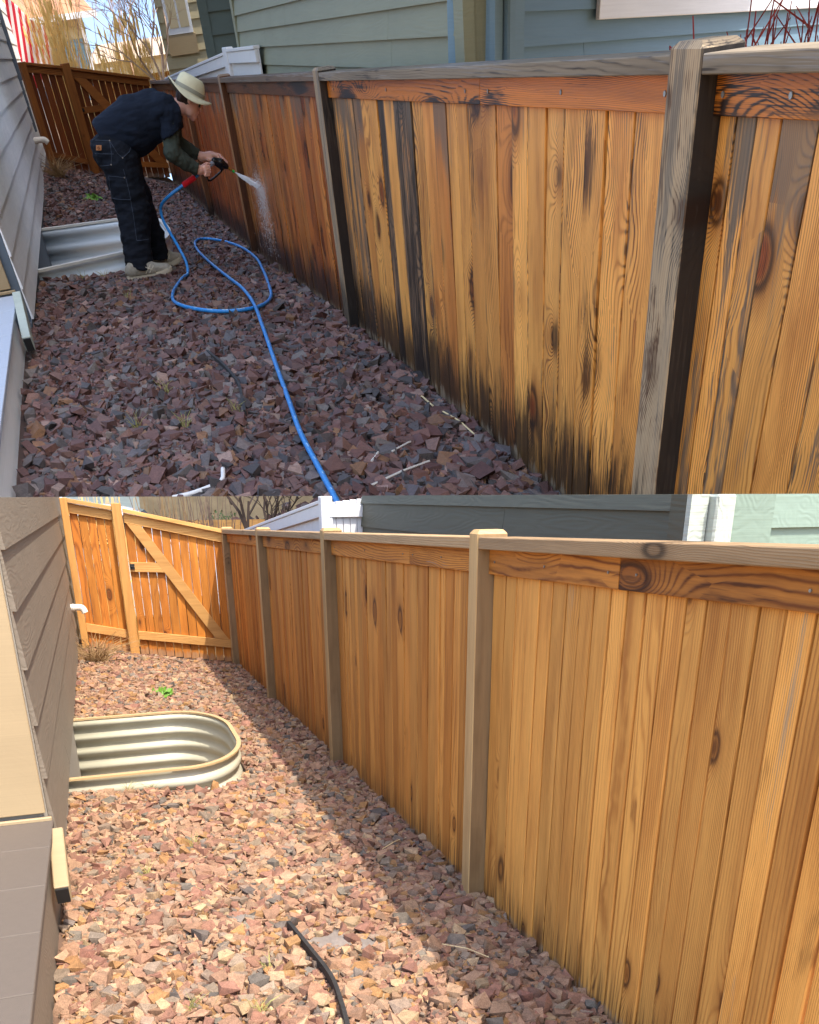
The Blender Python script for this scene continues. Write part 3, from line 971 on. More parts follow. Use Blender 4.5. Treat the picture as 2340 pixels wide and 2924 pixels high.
# ------------------------------------------------------------------ window wells
def window_well(M, xw, y0, y1, x1, z, rad, depth, steel, rim, label, wave, rimw, taper=0.):
    t = thing('window_well', label, 'window well', M @ T((xw, (y0 + y1) / 2, z)))
    cy = (y0 + y1) / 2; hy = (y1 - y0) / 2
    rx, ry = rad
    path = [(xw, -hy)]
    path += [(x1 - rx + rx * math.sin(a), -hy + ry - ry * math.cos(a)) for a in np.linspace(0, math.pi / 2, 12)]
    path += [(x1 - rx + rx * math.cos(a), hy - ry + ry * math.sin(a)) for a in np.linspace(0, math.pi / 2, 12)]
    path += [(xw, hy)]
    path = [(a - xw, b_ * (1 - taper * (a - xw) / (x1 - xw))) for a, b_ in path]
    # normals
    nn = []
    for i, p in enumerate(path):
        a = Vector(path[max(i - 1, 0)]); b_ = Vector(path[min(i + 1, len(path) - 1)])
        d = (b_ - a).normalized(); nn.append((d.y, -d.x))
    rows = 44
    v, f = [], []
    for j in range(rows):
        h = -depth * j / (rows - 1)
        off = .026 * wave * max(-.6, min(.6, math.sin(h / .075 / wave * math.pi)))
        for (p, q) in zip(path, nn):
            v.append((p[0] + q[0] * off, p[1] + q[1] * off * 1.6, h))
    m = len(path)
    for j in range(rows - 1):
        for i in range(m - 1):
            a = j * m + i
            f.append((a, a + 1, a + m + 1, a + m))
    me = mesh('corrugated_wall', v, f, True)
    o = part('corrugated_wall', me, steel, t)
    md = o.modifiers.new('thick', 'SOLIDIFY'); md.thickness = .006
    # rim
    v, f = [], []
    w, hh = rimw
    for (p, q) in zip(path, nn):
        for (a, b_) in ((-w * .3, 0.004), (w, .004), (w, hh), (-w * .3, hh)):
            v.append((p[0] + q[0] * a, p[1] + q[1] * a * 1.3, b_))
    for i in range(m - 1):
        for k in range(4):
            a = i * 4 + k; b_ = i * 4 + (k + 1) % 4
            f.append((a, a + 4, b_ + 4, b_))
    f += [(0, 1, 2, 3), tuple((m - 1) * 4 + k for k in (3, 2, 1, 0))]
    me = mesh('rim', v, f)
    part('rim', me, rim, t)
    fl = [(p[0], p[1], -depth + .05) for p in path]
    me = mesh('floor', fl, [tuple(range(m))])
    part('floor', me, SOIL2, t)
    return path


window_well(LOWER, -.372, 5.46, 7.07, .775, -1.632, (.42, .62), .95, STEEL2, RIM2, 'cream corrugated window well against the taupe house, lower yard', .78, (.024, .017))
window_well(UPPER, -.80, 12.75, 16.2, .90, -1.735, (.42, 1.35), 1.1, STEEL1, RIM1, 'galvanised corrugated window well behind the legs of the bending person', 1.25, (.045, .03), .24)


def in_well2(x, y): return (x > -.45) & (x < .82) & (y > 5.41) & (y < 7.13) & (((np.maximum(x - .33, 0) / .5) ** 2 + ((y - 6.26) / .9) ** 2) < 1.12)
def in_well1(x, y):
    k = 1 - .24 * (x + .8) / 1.7
    return (x > -.95) & (x < .93) & (np.abs(y - 14.47) < 1.86 * k) & (((np.maximum(x - .45, 0) / .48) ** 2 + ((y - 14.47) / (1.86 * k)) ** 2) < 1.1)


# ------------------------------------------------------------------ grounds
yard2 = ground_sheet('gravel_ground', 'sunlit pinkish crushed gravel bed of the lower yard', LOWER, g2, np.linspace(-.4, 2.2, 27), np.linspace(1.4, 12.0, 90), SOIL2, lambda x, y: bool(in_well2(x, y)))
yard1 = ground_sheet('gravel_ground', 'damp purple-brown crushed gravel bed of the upper yard', UPPER, g1, np.linspace(-1.3, 2.3, 37), np.linspace(3.6, 30.0, 133), SOIL, lambda x, y: bool(in_well1(x, y)))

PATCH2 = [(.72, 3.12, .12, .09), (.87, 3.05, .06, .07), (.37, 3.42, .04, .05), (.83, 2.75, .04, .04)]
PATCH1 = [(.74, 7.75, .16, .32), (.91, 7.6, .06, .5), (.71, 6.35, .07, .2), (-.42, 7.65, .06, .22)]


def out_patch(P, x, y, s=.5):
    k = np.ones_like(x, bool)
    for (a, b_, rx, ry) in P:
        k &= ((x - a) / (rx * s)) ** 2 + ((y - b_) / (ry * s)) ** 2 > 1
    return k


def keep2(x, y):
    return ~in_well2(x, y) & (x > -.36) & (x < 1.55) & (y < 11.14) & out_patch(PATCH2, x, y) & ~((x < -.355) & (y < 3.96))


def keep1(x, y):
    return ~in_well1(x, y) & (x > -.90 + .0075 * y) & (x < 1.80 + .0137 * y) & (y < 25.4 + .5 * (x + .5)) & out_patch(PATCH1, x, y) & ~((x < -.80) & (y < 9.8))


pal2 = [lin(*q)[:3] for q in ((150, 115, 91), (158, 125, 99), (152, 113, 73), (136, 117, 99), (113, 102, 91), (166, 139, 107), (134, 96, 79), (92, 83, 76))]
gravel(yard2, LOWER, g2, (-.37, 1.56), (1.9, 11.2), 3200, (.0178, 2.6), 1.0, pal2, [6, 6, 2.4, 3.2, 1.2, 1.8, 4.5, .4], ROCK2, keep2, 21, 300, lambda x, y: y)
pal1 = [lin(*q)[:3] for q in ((110, 77, 68), (96, 69, 63), (122, 90, 79), (92, 84, 82), (74, 68, 67), (128, 92, 64), (114, 102, 95), (92, 61, 55), (148, 120, 106))]
gravel(yard1, UPPER, g1, (-.88, 2.2), (3.7, 26.5), 1550, (.0235, 2.6), 1.6, pal1, [5, 5, 4, 4, 3, 1.4, 2.6, 3.5, 1], ROCK1, keep1, 22, 300, lambda x, y: y)


def fabric(M, g, P, label0, cat, seeds, mat, names):
    for i, (a, b_, rx, ry) in enumerate(P):
        r = random.Random(seeds + i)
        v = [(0, 0, .026)]
        f = []
        n = 18
        for ring in (.5, 1.0):
            for k in range(n):
                an = 2 * math.pi * k / n
                rr = ring * (1 + r.uniform(-.28, .28) * ring)
                x, y = rx * rr * math.cos(an), ry * rr * math.sin(an)
                v.append((x, y, float(g(a + x, b_ + y) - g(a, b_)) + r.uniform(.01, .03)))
        for k in range(n):
            f.append((0, 1 + k, 1 + (k + 1) % n))
            f.append((1 + k, 1 + n + k, 1 + n + (k + 1) % n, 1 + (k + 1) % n))
        o = solo('fabric_scrap', mesh('fabric_scrap', v, f, True), mat, M @ T((a, b_, float(g(a, b_)))), names[i], 'fabric', None)
        md = o.modifiers.new('thick', 'SOLIDIFY'); md.thickness = .004


fabric(LOWER, g2, PATCH2, '', '', 3, FABRIC, ['tan weed fabric bared in the sunny gravel right of the black edging, lower yard', 'grey weed fabric flap nearest the fence shadow, lower yard', 'pale stone-like fabric scrap left of the black edging, lower yard', 'small grey fabric scrap closest to the camera, lower yard'])
fabric(UPPER, g1, PATCH1, '', '', 13, FABRIC, ['torn grey weed fabric at the top end of the black edging, upper yard', 'grey weed fabric strip beside the blue hose, upper yard', 'pointed grey fabric scrap at the bottom end of the black edging, upper yard', 'pale fabric scrap near the grey house, upper yard'])


def strip(M, pts, g, h, w, mat, name, label, cat):
    P = spline([(x, y, float(g(x, y))) for x, y in pts], 8)
    o0 = P[0].copy()
    mb = MB()
    n0 = 0
    for i, p in enumerate(P):
        t = (P[min(i + 1, len(P) - 1)] - P[max(i - 1, 0)]); nx = Vector((t.y, -t.x, 0)).normalized() * w
        q = p - o0
        for (s_, z_) in ((-1, -.01), (1, -.01), (1, h), (-1, h)):
            mb.v.append(tuple(q + nx * s_ + Vector((0, 0, z_))))
    for i in range(len(P) - 1):
        for k in range(4):
            a = i * 4 + k; b_ = i * 4 + (k + 1) % 4
            mb.f.append((a, a + 4, b_ + 4, b_))
    mb.f.append((0, 1, 2, 3)); e = (len(P) - 1) * 4; mb.f.append((e + 3, e + 2, e + 1, e))
    solo(name, mb.build(name), mat, M @ T(o0), label, cat)


strip(LOWER, [(.57, 3.26), (.605, 3.0), (.632, 2.75), (.62, 2.55), (.60, 2.38)], g2, .06, .008, EDGE_B, 'edging_strip', 'curved black plastic edging strip sticking out of the sunny lower gravel', 'edging')
strip(UPPER, [(.58, 7.85), (.64, 7.35), (.665, 6.8), (.62, 6.3), (.6, 6.1)], g1, .07, .009, EDGE_B, 'edging_strip', 'curved black edging strip left of the blue hose in the damp upper gravel', 'edging')

# ------------------------------------------------------------------ upper left house
wd = Vector((.0075, 1)).normalized()
Uh = thing('pale_grey_house', 'pale grey lap-sided house wall along the left of the upper yard', 'house', UPPER @ frame((-.88 + .0075 * 10, 10.0, -1.7), (-wd.x, -wd.y)))
ul = [1.2, .93, .65, .37, .1, -.157, -.415, -.675, -.936, -1.21, -1.46, -1.70]
for i in range(len(ul) - 1):
    course(Uh, SID_PALE, -30.6, .02 if ul[i + 1] < -.3 else -6.5, ul[i + 1] + 1.7, ul[i] + 1.7 - .012, 140 + i, 5, .017)
wall_box(Uh, FOUND, -30.6, -6.5, -.5, -.012, -.6, 2.9, 'wall')
wall_box(Uh, FOUND, -6.499, .02, -.5, -.012, -.6, 1.29, 'wall')
wall_box(Uh, FOUND, -30.6, .6, -.0115, -.004, -.6, .0, 'foundation')
wall_box(Uh, TRIM_WHITE, -30.75, -30.6, -.3, .05, -.5, 2.9, 'corner_trim')
wall_box(Uh, TRIM_BEIGE, .025, .07, -.9, -.085, .265, 1.29, 'trim_board', .003)
wall_box(Uh, TRIM_BEIGE, .071, .12, -.9, -.05, .235, .255, 'trim_strip', .003)
dp = MB().box(-16.8, -16.55, .005, .085, 1.45, 2.9).box(-16.8, -16.55, .005, .06, .6, 1.449).build('downspout', .006)
part('downspout', dp, flat('slate_pipe', lin(96, 106, 118), .5, .1, 4), Uh)

d1 = thing('composite_deck', 'pale blue-grey composite deck corner at the left edge of the upper yard', 'deck', UPPER @ T((-.86, 9.8, -1.465)))
ys = [0, -.66, -1.17, -1.62, -2.15, -2.62, -3.14, -3.7, -4.3, -4.95, -5.6]
for a, b_ in zip(ys[:-1], ys[1:]):
    me = MB().box(-1.2, .012, b_ + .004, a - .004, -.03, 0).build('deck_board', .003, origin=(0, b_, 0))
    part('deck_board', me, DECK1, d1, (0, b_, 0))
wall_box(d1, SID_PALE, -1.2, -.004, -5.6, -.8, -.7, -.032, 'deck_fascia')
downspout(UPPER, ((-.80, 9.3, -1.42), (-.775, 8.45, -1.60)), (.035, .055), TRIM_PALE, 'beige downspout end coloured pale with skylight beside the blue-grey deck, upper yard')  # beige pipe, the paler colour carries the skylight on it


def vent(M, x, y, z, L, r, label):
    P = spline([(0, 0, 0), (L * .6, 0, 0), (L * .9, -.01, -.012), (L * 1.05, -.02, -.06)], 5)
    mb = MB().tube(P, r, 14)
    t = thing('vent_pipe', label, 'vent pipe', M @ T((x, y, z)))
    part('elbow', mb.build('elbow', smooth=False), PVC, t)
    part('collar', MB().tube([(L * .2, 0, 0), (L * .32, 0, 0)], r * 1.14, 14).build('collar'), PVC, t)


vent(LOWER, -.375, 10.4, -1.13, .15, .035, 'cream vent pipe elbow on the taupe house beside the sunny gate')
vent(UPPER, -.70, 24.1, -1.13, .26, .05, 'grey vent pipe elbow on the pale house beside the dark gate')

# ------------------------------------------------------------------ upper right houses
Sh = thing('sage_house', 'sage green house wall above the wet fence, upper picture', 'house', UPPER @ frame((2.13, 5.76, -2.2), (.01374, 1)))
zz = [2.2 + .42 - k * .135 for k in range(9)]
for i in range(8):
    course(Sh, SID_SAGE, .16, 8.0, zz[i + 1], zz[i] - .012, 200 + i, 2, .022)
wall_box(Sh, SID_SAGE, .01, 8.0, -.1, -.008, -.5, 9.6, 'wall')  # raised far out of view to keep sun off the yard
wall_box(Sh, SID_SAGE, .0, .15, -.03, .032, -.4, 2.75, 'corner_trim')
wall_box(Sh, SID_SAGE, 8.001, 8.16, -.1, .03, -.4, 9.6, 'corner_trim')
wall_box(Sh, SID_BLUE, -2.9, .005, -4.0, -.02, 2.34, 7.4, 'shade_block_near')  # added overhang out of view, shades the near gravel
wall_box(Sh, SID_SAGE, .02, 12.3, -4.0, -.11, 5.2, 9.55, 'shade_block_far')  # added block out of view, stops sun between the houses
wall_box(Sh, BARK_D, -.4, 12.5, -4.2, .25, 9.61, 9.8, 'roof')  # unseen, laid over the added shading blocks

bd = Vector((1.672, 1.0)).normalized()
Bh = thing('skylit_sage_house', 'sage house wall coloured skylight blue with white window trim behind the red twigs', 'house', UPPER @ frame((2.14, 5.67, -2.2), (-bd.x, -bd.y)) @ Matrix.Rotation(math.radians(-2.8), 4, 'Y'))  # sage paint in truth, blue of the skylight is in the siding colour
zz = [2.42, 2.285, 2.15, 2.015, 1.88, 1.745, 1.61]
for i in range(len(zz) - 1):
    course(Bh, SID_BLUE, -5.5, -.26, zz[i + 1], zz[i] - .012, 240 + i, 1, .022)
wall_box(Bh, SID_BLUE, -5.5, -.02, -.3, -.008, -.4, 2.5, 'wall')
wall_box(Bh, SID_BLUE, -.259, -.165, -.007, .03, -.4, 2.5, 'corner_trim')
wall_box(Bh, SID_BLUE, -.15, -.085, .002, .06, -.4, 2.5, 'downspout', .01)
wall_box(Bh, SID_BLUE, -.07, -.005, -.007, .03, -.4, 2.5, 'corner_board')
wall_box(Bh, TRIM_WHITE, -4.8, -.95, .024, .05, 2.105, 2.5, 'window_trim', .003)

# teal house set back behind the white fence (x runs left, y faces the camera)
Th = thing('dark_teal_house', 'dark teal house corner behind the white fence', 'house', UPPER @ frame((2.27, 17.2, -2.4), (-1, .14)))
for i in range(7):
    course(Th, SID_TEAL, -.52, -.13, 1.7 + .24 * i, 1.7 + .24 * (i + 1) - .012, 300 + i, 0, .03)
wall_box(Th, SID_TEAL, -2.6, .0, -14.0, -.01, -.4, 12.0, 'wall')  # unseen height and depth added to shade the far yard
wall_box(Th, SID_TEAL, -.13, .0, -.009, .04, -.4, 4.2, 'corner_trim')
wall_box(Th, SID_TEAL, -.62, -.53, -.009, .06, -.4, 4.2, 'downspout', .01)

Gh = thing('beige_house', 'beige lap-sided house with tall white framed window above the person', 'house', UPPER @ frame((3.12, 32.0, -2.6), (-1, .11)))
for i in range(9):
    course(Gh, SID_BEIGE, -1.15, .0, 1.5 + .3 * i, 1.5 + .3 * (i + 1) - .012, 320 + i, 1, .035)
wall_box(Gh, SID_BEIGE, -3.5, .0, -14.0, -.012, -.4, 12.0, 'wall')  # built tall beyond view so the gate end stays in shade
win = wall_box(Gh, TRIM_WHITE, -.86, -.2, .036, .075, 2.75, 4.9, 'window', .004)
GLASS = NB('dusty_glass')
GLASS.p('Base Color', lin(176, 164, 136)); GLASS.p('Roughness', .18)
for (a, b_) in ((-.26, -.025), (.025, .26)):
    me = MB().box(a, b_, .0201, .028, .12, 2.0).build('pane')
    part('pane', me, GLASS.mat, win)
wall_box(Gh, TRIM_BEIGE, -.9, -.14, .036, .07, 2.35, 2.74, 'sill_board', .004)

# neighbour's white fence in the upper picture
uf = thing('white_fence', 'white painted fence with slanting top behind the wet brown fence', 'fence', UPPER @ frame((2.165, 12.3, -2.5), (.0145, 1)))
white_panel(uf, -.1, 2.05, 2.40, 2.385, .3, 0, 6)
part('post', MB().box(2.06, 2.42, -.03, .06, 0, 2.40).build('post', .008), WHITE_P, uf)
white_panel(uf, 2.44, 12.5, 2.355, 2.0, .3, 0, 16)

# ------------------------------------------------------------------ background beyond the upper gate
ground_sheet('street_ground', None, UPPER, lambda x, y: -2.3 + 0 * x, np.linspace(-30, 40, 8), np.linspace(28, 220, 8), GR)


def reeds(M, base, n, h, spread, lean, label, seed, mat=GRASSY, plume=True, w=.012):
    r = random.Random(seed)
    t = thing('ornamental_grass', label, 'grass', M @ T(base))
    st, pl = MB(), MB()
    for i in range(n):
        x, y = r.gauss(0, spread), r.gauss(0, spread)
        hh = h * r.uniform(.6, 1.1)
        lx, ly = r.gauss(lean, .06) * hh, r.gauss(0, .06) * hh
        p = [(x + lx * s * s, y + ly * s * s, hh * s) for s in (0, .35, .7, 1.0)]
        ww = w * r.uniform(.6, 1.2)
        st.tube(p, ww, 3, False, [ww, ww * .9, ww * .7, ww * .4])
        if r.random() < .35:
            q = Vector(p[r.choice((1, 2))]); d = Vector((r.uniform(-.4, .4), r.uniform(-.3, .3), r.uniform(.0, .5)))
            st.tube([q, q + d * .5, q + d + Vector((0, 0, -.15))], ww * .6, 3, False)
        if plume and r.random() < .4:
            e_ = Vector(p[-1]); d = (e_ - Vector(p[-2])).normalized()
            pl.tube([e_ - d * .05, e_ + d * .12, e_ + d * .3], .03, 5, False, [.012, .035, .006])
    part('stems', trim(st.build('stems'), -base[2] - .004) if M is LOWER else st.build('stems'), mat, t, kind='stuff')
    if pl.v: part('plumes', pl.build('plumes'), mat, t, kind='stuff')


reeds(UPPER, (.42, 30.5, -2.2), 128, 3.7, .28, .0, 'tall tan ornamental grass behind the left part of the dark gate', 1, w=.013)
reeds(UPPER, (2.3, 34.0, -2.3), 192, 2.6, .36, .0, 'tan ornamental grass clump left of the bare tree', 2, w=.014)
reeds(UPPER, (.2, 33.5, -2.3), 41, 3.2, .2, .0, 'tan ornamental grass beside the hanging flag', 3, w=.014)
reeds(UPPER, (1.3, 35.5, -2.3), 96, 2.15, .5, .0, 'low tan ornamental grass behind the middle of the dark gate', 4, w=.013)
reeds(LOWER, (.1, 12.4, -2.0), 90, 2.1, .16, .0, 'tan reeds behind the left panel of the sunny gate', 5, plume=False, w=.009)
reeds(LOWER, (1.45, 13.0, -2.0), 90, 2.1, .3, .0, 'reddish dry twigs behind the right side of the sunny gate', 6, BARK, False, .008)
reeds(LOWER, (1.0, 12.9, -2.0), 70, 2.0, .3, .0, 'dry brown shrub behind the middle of the sunny gate', 7, DRY, False, .009)


def bare_tree(M, base, h, label, seed, mat, spread=.55, depth=5, r0=.09, lean=(0, 0)):
    r = random.Random(seed)
    t = thing('bare_tree', label, 'tree', M @ T(base))
    tr, br = MB(), MB()
    def grow(p, d, L, rad, lev):
        q = p + d * L * .5 + Vector((r.gauss(0, .04), r.gauss(0, .04), r.gauss(0, .02))) * L
        e_ = p + d * L
        (tr if lev == 0 else br).tube([p, q, e_], rad, 6 if lev < 2 else 3, False, [rad, rad * .85, rad * .68])
        if lev >= depth: return
        for k in range(3 if lev < 2 else r.choice((2, 3))):
            nd = (d + Vector((r.gauss(0, spread), r.gauss(0, spread), r.gauss(.08, spread * .5)))).normalized()
            grow(p + d * L * r.uniform(.55, 1.0), nd, L * r.uniform(.58, .82), rad * .6, lev + 1)
    grow(Vector((0, 0, 0)), Vector((lean[0], lean[1], 1)).normalized(), h * .33, r0, 0)
    part('trunk', tr.build('trunk'), mat, t)
    part('crown', trim(br.build('crown'), -base[2] - .004) if M is LOWER else br.build('crown'), mat, t)


BARK_P = flat('pale_bark', lin(176, 146, 122), .9, .25, 20, .3)
bare_tree(UPPER, (2.95, 31.0, -2.3), 5.0, 'bare pale branched tree beside the beige house', 17, BARK_P, .5, 7, .06, (-.08, 0))
bare_tree(UPPER, (3.5, 52.0, -2.3), 7.0, 'distant bare tree against the sky', 8, BARK_P, .5, 6, .06)
bare_tree(UPPER, (1.6, 60.0, -2.3), 7.0, 'thin distant bare tree beside the brown-roofed house', 12, BARK, .45, 5, .05)
bare_tree(LOWER, (1.92, 12.3, -2.0), 3.2, 'dark bare young tree behind the honey fence corner', 3, BARK_D, .5, 6, .075)

# house with brown roof, far left
Fh = thing('brown_roofed_house', 'pale house with brown shingled roof behind the flag', 'house', UPPER @ frame((3.2, 85.0, -3.0), (-1, 0)))
for i in range(9):
    course(Fh, SID_BEIGE if i > 6 else SID_BLUE, .3, 7.9, .55 * i, .55 * (i + 1) - .012, 400 + i, 1, .05)
wall_box(Fh, SID_BEIGE, .2, 8.0, -7, -.02, -.5, 4.95, 'wall')
wall_box(Fh, TRIM_WHITE, .0, .3, -.03, .12, -.4, 5.0, 'corner_trim')
ROOF = flat('brown_shingles', lin(178, 128, 98), .9, .3, 6, .5)
rm = MB().hexa([(-.9, .9, 5.0), (9, .9, 5.0), (9, -8, 5.0), (-.9, -8, 5.0), (1.5, -2.5, 8.4), (9, -2.5, 8.4), (9, -4.6, 8.4), (1.5, -4.6, 8.4)]).build('roof')
part('roof', rm, ROOF, Fh)
wall_box(Fh, TRIM_WHITE, -1.0, 9, .9, 1.0, 4.8, 5.1, 'gutter')
Kh = thing('far_tan_house', 'low tan houses far down the street under the pale sky', 'house', UPPER @ frame((14.0, 120.0, -3.0), (-1, 0)))
wall_box(Kh, SID_BEIGE, .0, 9.6, -7, 0, -.5, 2.3, 'wall')
ROOF2 = flat('grey_tan_shingles', lin(170, 150, 130), .9, .3, 6, .5)
part('roof', MB().hexa([(-.6, .6, 2.3), (10.2, .6, 2.3), (10.2, -8, 2.3), (-.6, -8, 2.3), (1.5, -3, 3.6), (8.5, -3, 3.6), (8.5, -5, 3.6), (1.5, -5, 3.6)]).build('roof'), ROOF2, Kh)
for x in (1, 4, 7):
    w_ = wall_box(Kh, TRIM_WHITE, x, x + 1.4, .0, .08, .6, 1.9, 'window', .01)
    part('pane', MB().box(-.55, .55, .041, .06, .15, 1.15).build('pane'), GLASS.mat, w_)

tf = thing('tan_fence', 'sunlit orange-tan board fence beyond the dark gate', 'fence', UPPER @ frame((1.2, 40.0, -2.4), (1, .1)))
for k in range(30):
    part('board', board_mesh(.18, 1.75, 1.75, .03, k), W2G, tf, (k * .19, 0, 0), tone=random.uniform(0, .5), grime=.05)
pf = thing('pale_fence', 'pale tan board fence beyond the sunny gate', 'fence', LOWER @ frame((.75, 13.9, -2.05), (1, .05)))
PFM = W2GR
for k in range(26):
    part('board', board_mesh(.098, 1.72, 1.72, .02, k + 50), PFM, pf, (k * .1, 0, 0), tone=.0, grime=.02)

# flag
b = NB('striped_flag_cloth')
o_ = b.sep(b.obj())
sx = b.m('FRACT', b.m('MULTIPLY', o_[0], 7.0))
b.p('Base Color', b.mix(b.m('GREATER_THAN', sx, .5), lin(206, 30, 52), lin(238, 226, 222)))
b.p('Roughness', .8)
v, f = [], []
n, m_ = 22, 26
for j in range(m_):
    for i in range(n):
        u_, w_ = i / (n - 1), j / (m_ - 1)
        v.append((u_ * 1.05, .06 * math.sin(u_ * 11 + w_ * 3) * (.4 + w_), -.55 * u_ - w_ * (1.75 - .75 * u_) + .04 * math.sin(u_ * 9)))
f = [(j * n + i, j * n + i + 1, (j + 1) * n + i + 1, (j + 1) * n + i) for j in range(m_ - 1) for i in range(n - 1)]
flagm = mesh('cloth', v, f, True)
fl = thing('hanging_flag', 'red and white striped flag hanging beside the pale grey house', 'flag', UPPER @ T((-.55, 33.0, 1.25)))
fo = part('cloth', flagm, b.mat, fl)
fo.rotation_euler = (0, math.radians(12), 0)
md = fo.modifiers.new('thick', 'SOLIDIFY'); md.thickness = .004
part('pole', MB().tube([(-.4, .0, -.2), (1.0, .0, .6)], .02, 8).build('pole'), WHITE_P, fl)

# parked car beyond the lower gate
CARP = NB('silver_white_paint'); CARP.p('Base Color', lin(214, 218, 224)); CARP.p('Roughness', .25); CARP.p('Coat Weight', .6)
CARG = NB('tinted_glass'); CARG.p('Base Color', lin(40, 48, 58)); CARG.p('Roughness', .08)
car = thing('parked_car', 'white parked car with sloping windscreen beyond the sunny gate', 'car', LOWER @ T((-.35, 13.6, -1.95)))
pr_ = [(-1.9, .35), (-1.95, .95), (-1.8, 1.45), (-1.5, 1.86), (.55, 1.86), (.95, 1.80), (1.35, 1.38), (2.2, 1.28), (2.45, 1.05), (2.45, .4)]
v = [(x, y, z) for y, s_ in ((-.85, 1), (-.7, 1), (.7, 1), (.85, 1)) for (x, z) in [(px_, pz_ - (.06 if abs(y) > .8 and pz_ > 1.4 else 0)) for px_, pz_ in pr_]]
n = len(pr_)
f = [(j * n + i, j * n + (i + 1) % n, (j + 1) * n + (i + 1) % n, (j + 1) * n + i) for j in range(3) for i in range(n)]
f += [tuple(range(n)), tuple(3 * n + k for k in reversed(range(n)))]
cm = mesh('body', v, f, False)
bm = bmesh.new(); bm.from_mesh(cm); bmesh.ops.recalc_face_normals(bm, faces=bm.faces[:])
bmesh.ops.bevel(bm, geom=bm.edges[:], offset=.035, segments=2, affect='EDGES'); bm.to_mesh(cm); bm.free()
part('body', cm, CARP.mat, car)
part('windscreen', MB().hexa([(1.0, -.68, 1.765), (1.36, -.72, 1.39), (1.36, .72, 1.39), (1.0, .68, 1.765), (1.03, -.68, 1.79), (1.39, -.72, 1.42), (1.39, .72, 1.42), (1.03, .68, 1.79)]).build('windscreen'), CARG.mat, car)
part('side_window', MB().hexa([(-1.5, -.875, 1.36), (1.1, -.875, 1.36), (1.1, -.84, 1.36), (-1.5, -.84, 1.36), (-1.3, -.862, 1.72), (.75, -.862, 1.72), (.75, -.83, 1.72), (-1.3, -.83, 1.72)]).build('side_window'), CARG.mat, car)
for x in (-1.2, 1.55):
    for y in (-.86, .68):
        wh = part('wheel', MB().tube([(x, y, .34), (x, y + .18, .34)], .34, 20).build('wheel', .01), BLACK, car)

# evergreen shrub and pale garage behind the lower gate
gh = thing('pale_garage', 'pale sided garage wall behind the parked car', 'garage', LOWER @ frame((.75, 15.3, -2.1), (-1, 0)))
for i in range(8):
    course(gh, TRIM_PALE, .0, 2.2, .5 + .2 * i, .5 + .2 * (i + 1) - .014, 500 + i, 0, .03)
wall_box(gh, TRIM_PALE, .0, 2.2, -.4, -.01, -.3, 2.095, 'wall')


def leafy(M, base, n, size, leaf, label, seed, mat, name, cat, squash=(1, 1, 1)):
    r = random.Random(seed)
    t = thing(name, label, cat, M @ T(base))
    mb = MB()
    for i in range(n):
        p = Vector((r.gauss(0, 1), r.gauss(0, 1), r.gauss(0, 1))).normalized() * (r.random() ** .4) * size
        p = Vector((p.x * squash[0], p.y * squash[1], (p.z + size) * squash[2]))
        d = Vector((r.gauss(0, 1), r.gauss(0, 1), r.gauss(.3, .8))).normalized(); s_ = d.orthogonal().normalized() * leaf * .3
        k = len(mb.v)
        e_ = p + d * leaf
        mb.v += [tuple(p), tuple(p + d * leaf * .5 + s_), tuple(e_), tuple(p + d * leaf * .5 - s_)]
        mb.f.append((k, k + 1, k + 2, k + 3))
    part('foliage', trim(mb.build('foliage'), -base[2] - .004), mat, t)
    st = MB().tube([(0, 0, -.02), (0, 0, size * squash[2])], max(size * .04, .004), 5)
    part('stem', st.build('stem'), BARK, t)


EVERG = flat('evergreen', lin(78, 104, 52), .8, .3, 9)
leafy(LOWER, (1.95, 14.6, -2.0), 3500, .5, .05, 'green evergreen shrub behind the dark bare young tree', 31, EVERG, 'evergreen_shrub', 'shrub', (1.2, .8, 1.8))
leafy(LOWER, (.42, 8.55, float(g2(.42, 8.55))), 60, .06, .07, 'small bright green weed in the sunny gravel', 32, GREEN, 'green_weed', 'weed', (1.6, 1.6, .5))
leafy(UPPER, (.10, 20.6, float(g1(.1, 20.6))), 60, .08, .09, 'small green weed left of the legs of the person', 33, GREEN, 'green_weed', 'weed', (1.6, 2.4, .4))


def tuft(M, base, n, h, label, seed, mat, name='dry_weed', cat='weed', spread=.5, w=.004):
    r = random.Random(seed)
    t = thing(name, label, cat, M @ T(base))
    mb = MB()
    for i in range(n):
        d = Vector((r.gauss(0, spread), r.gauss(0, spread), 1)).normalized()
        L = h * r.uniform(.4, 1.1)
        b0 = Vector((r.gauss(0, .02), r.gauss(0, .02), 0)) * h * 5
        q = b0 + d * L * .6; e_ = b0 + d * L + Vector((d.x, d.y, -.25)) * L * .35
        mb.tube([b0, q, e_], w, 3, False, [w, w * .7, w * .3])
    part('stalks', mb.build('stalks'), mat, t)


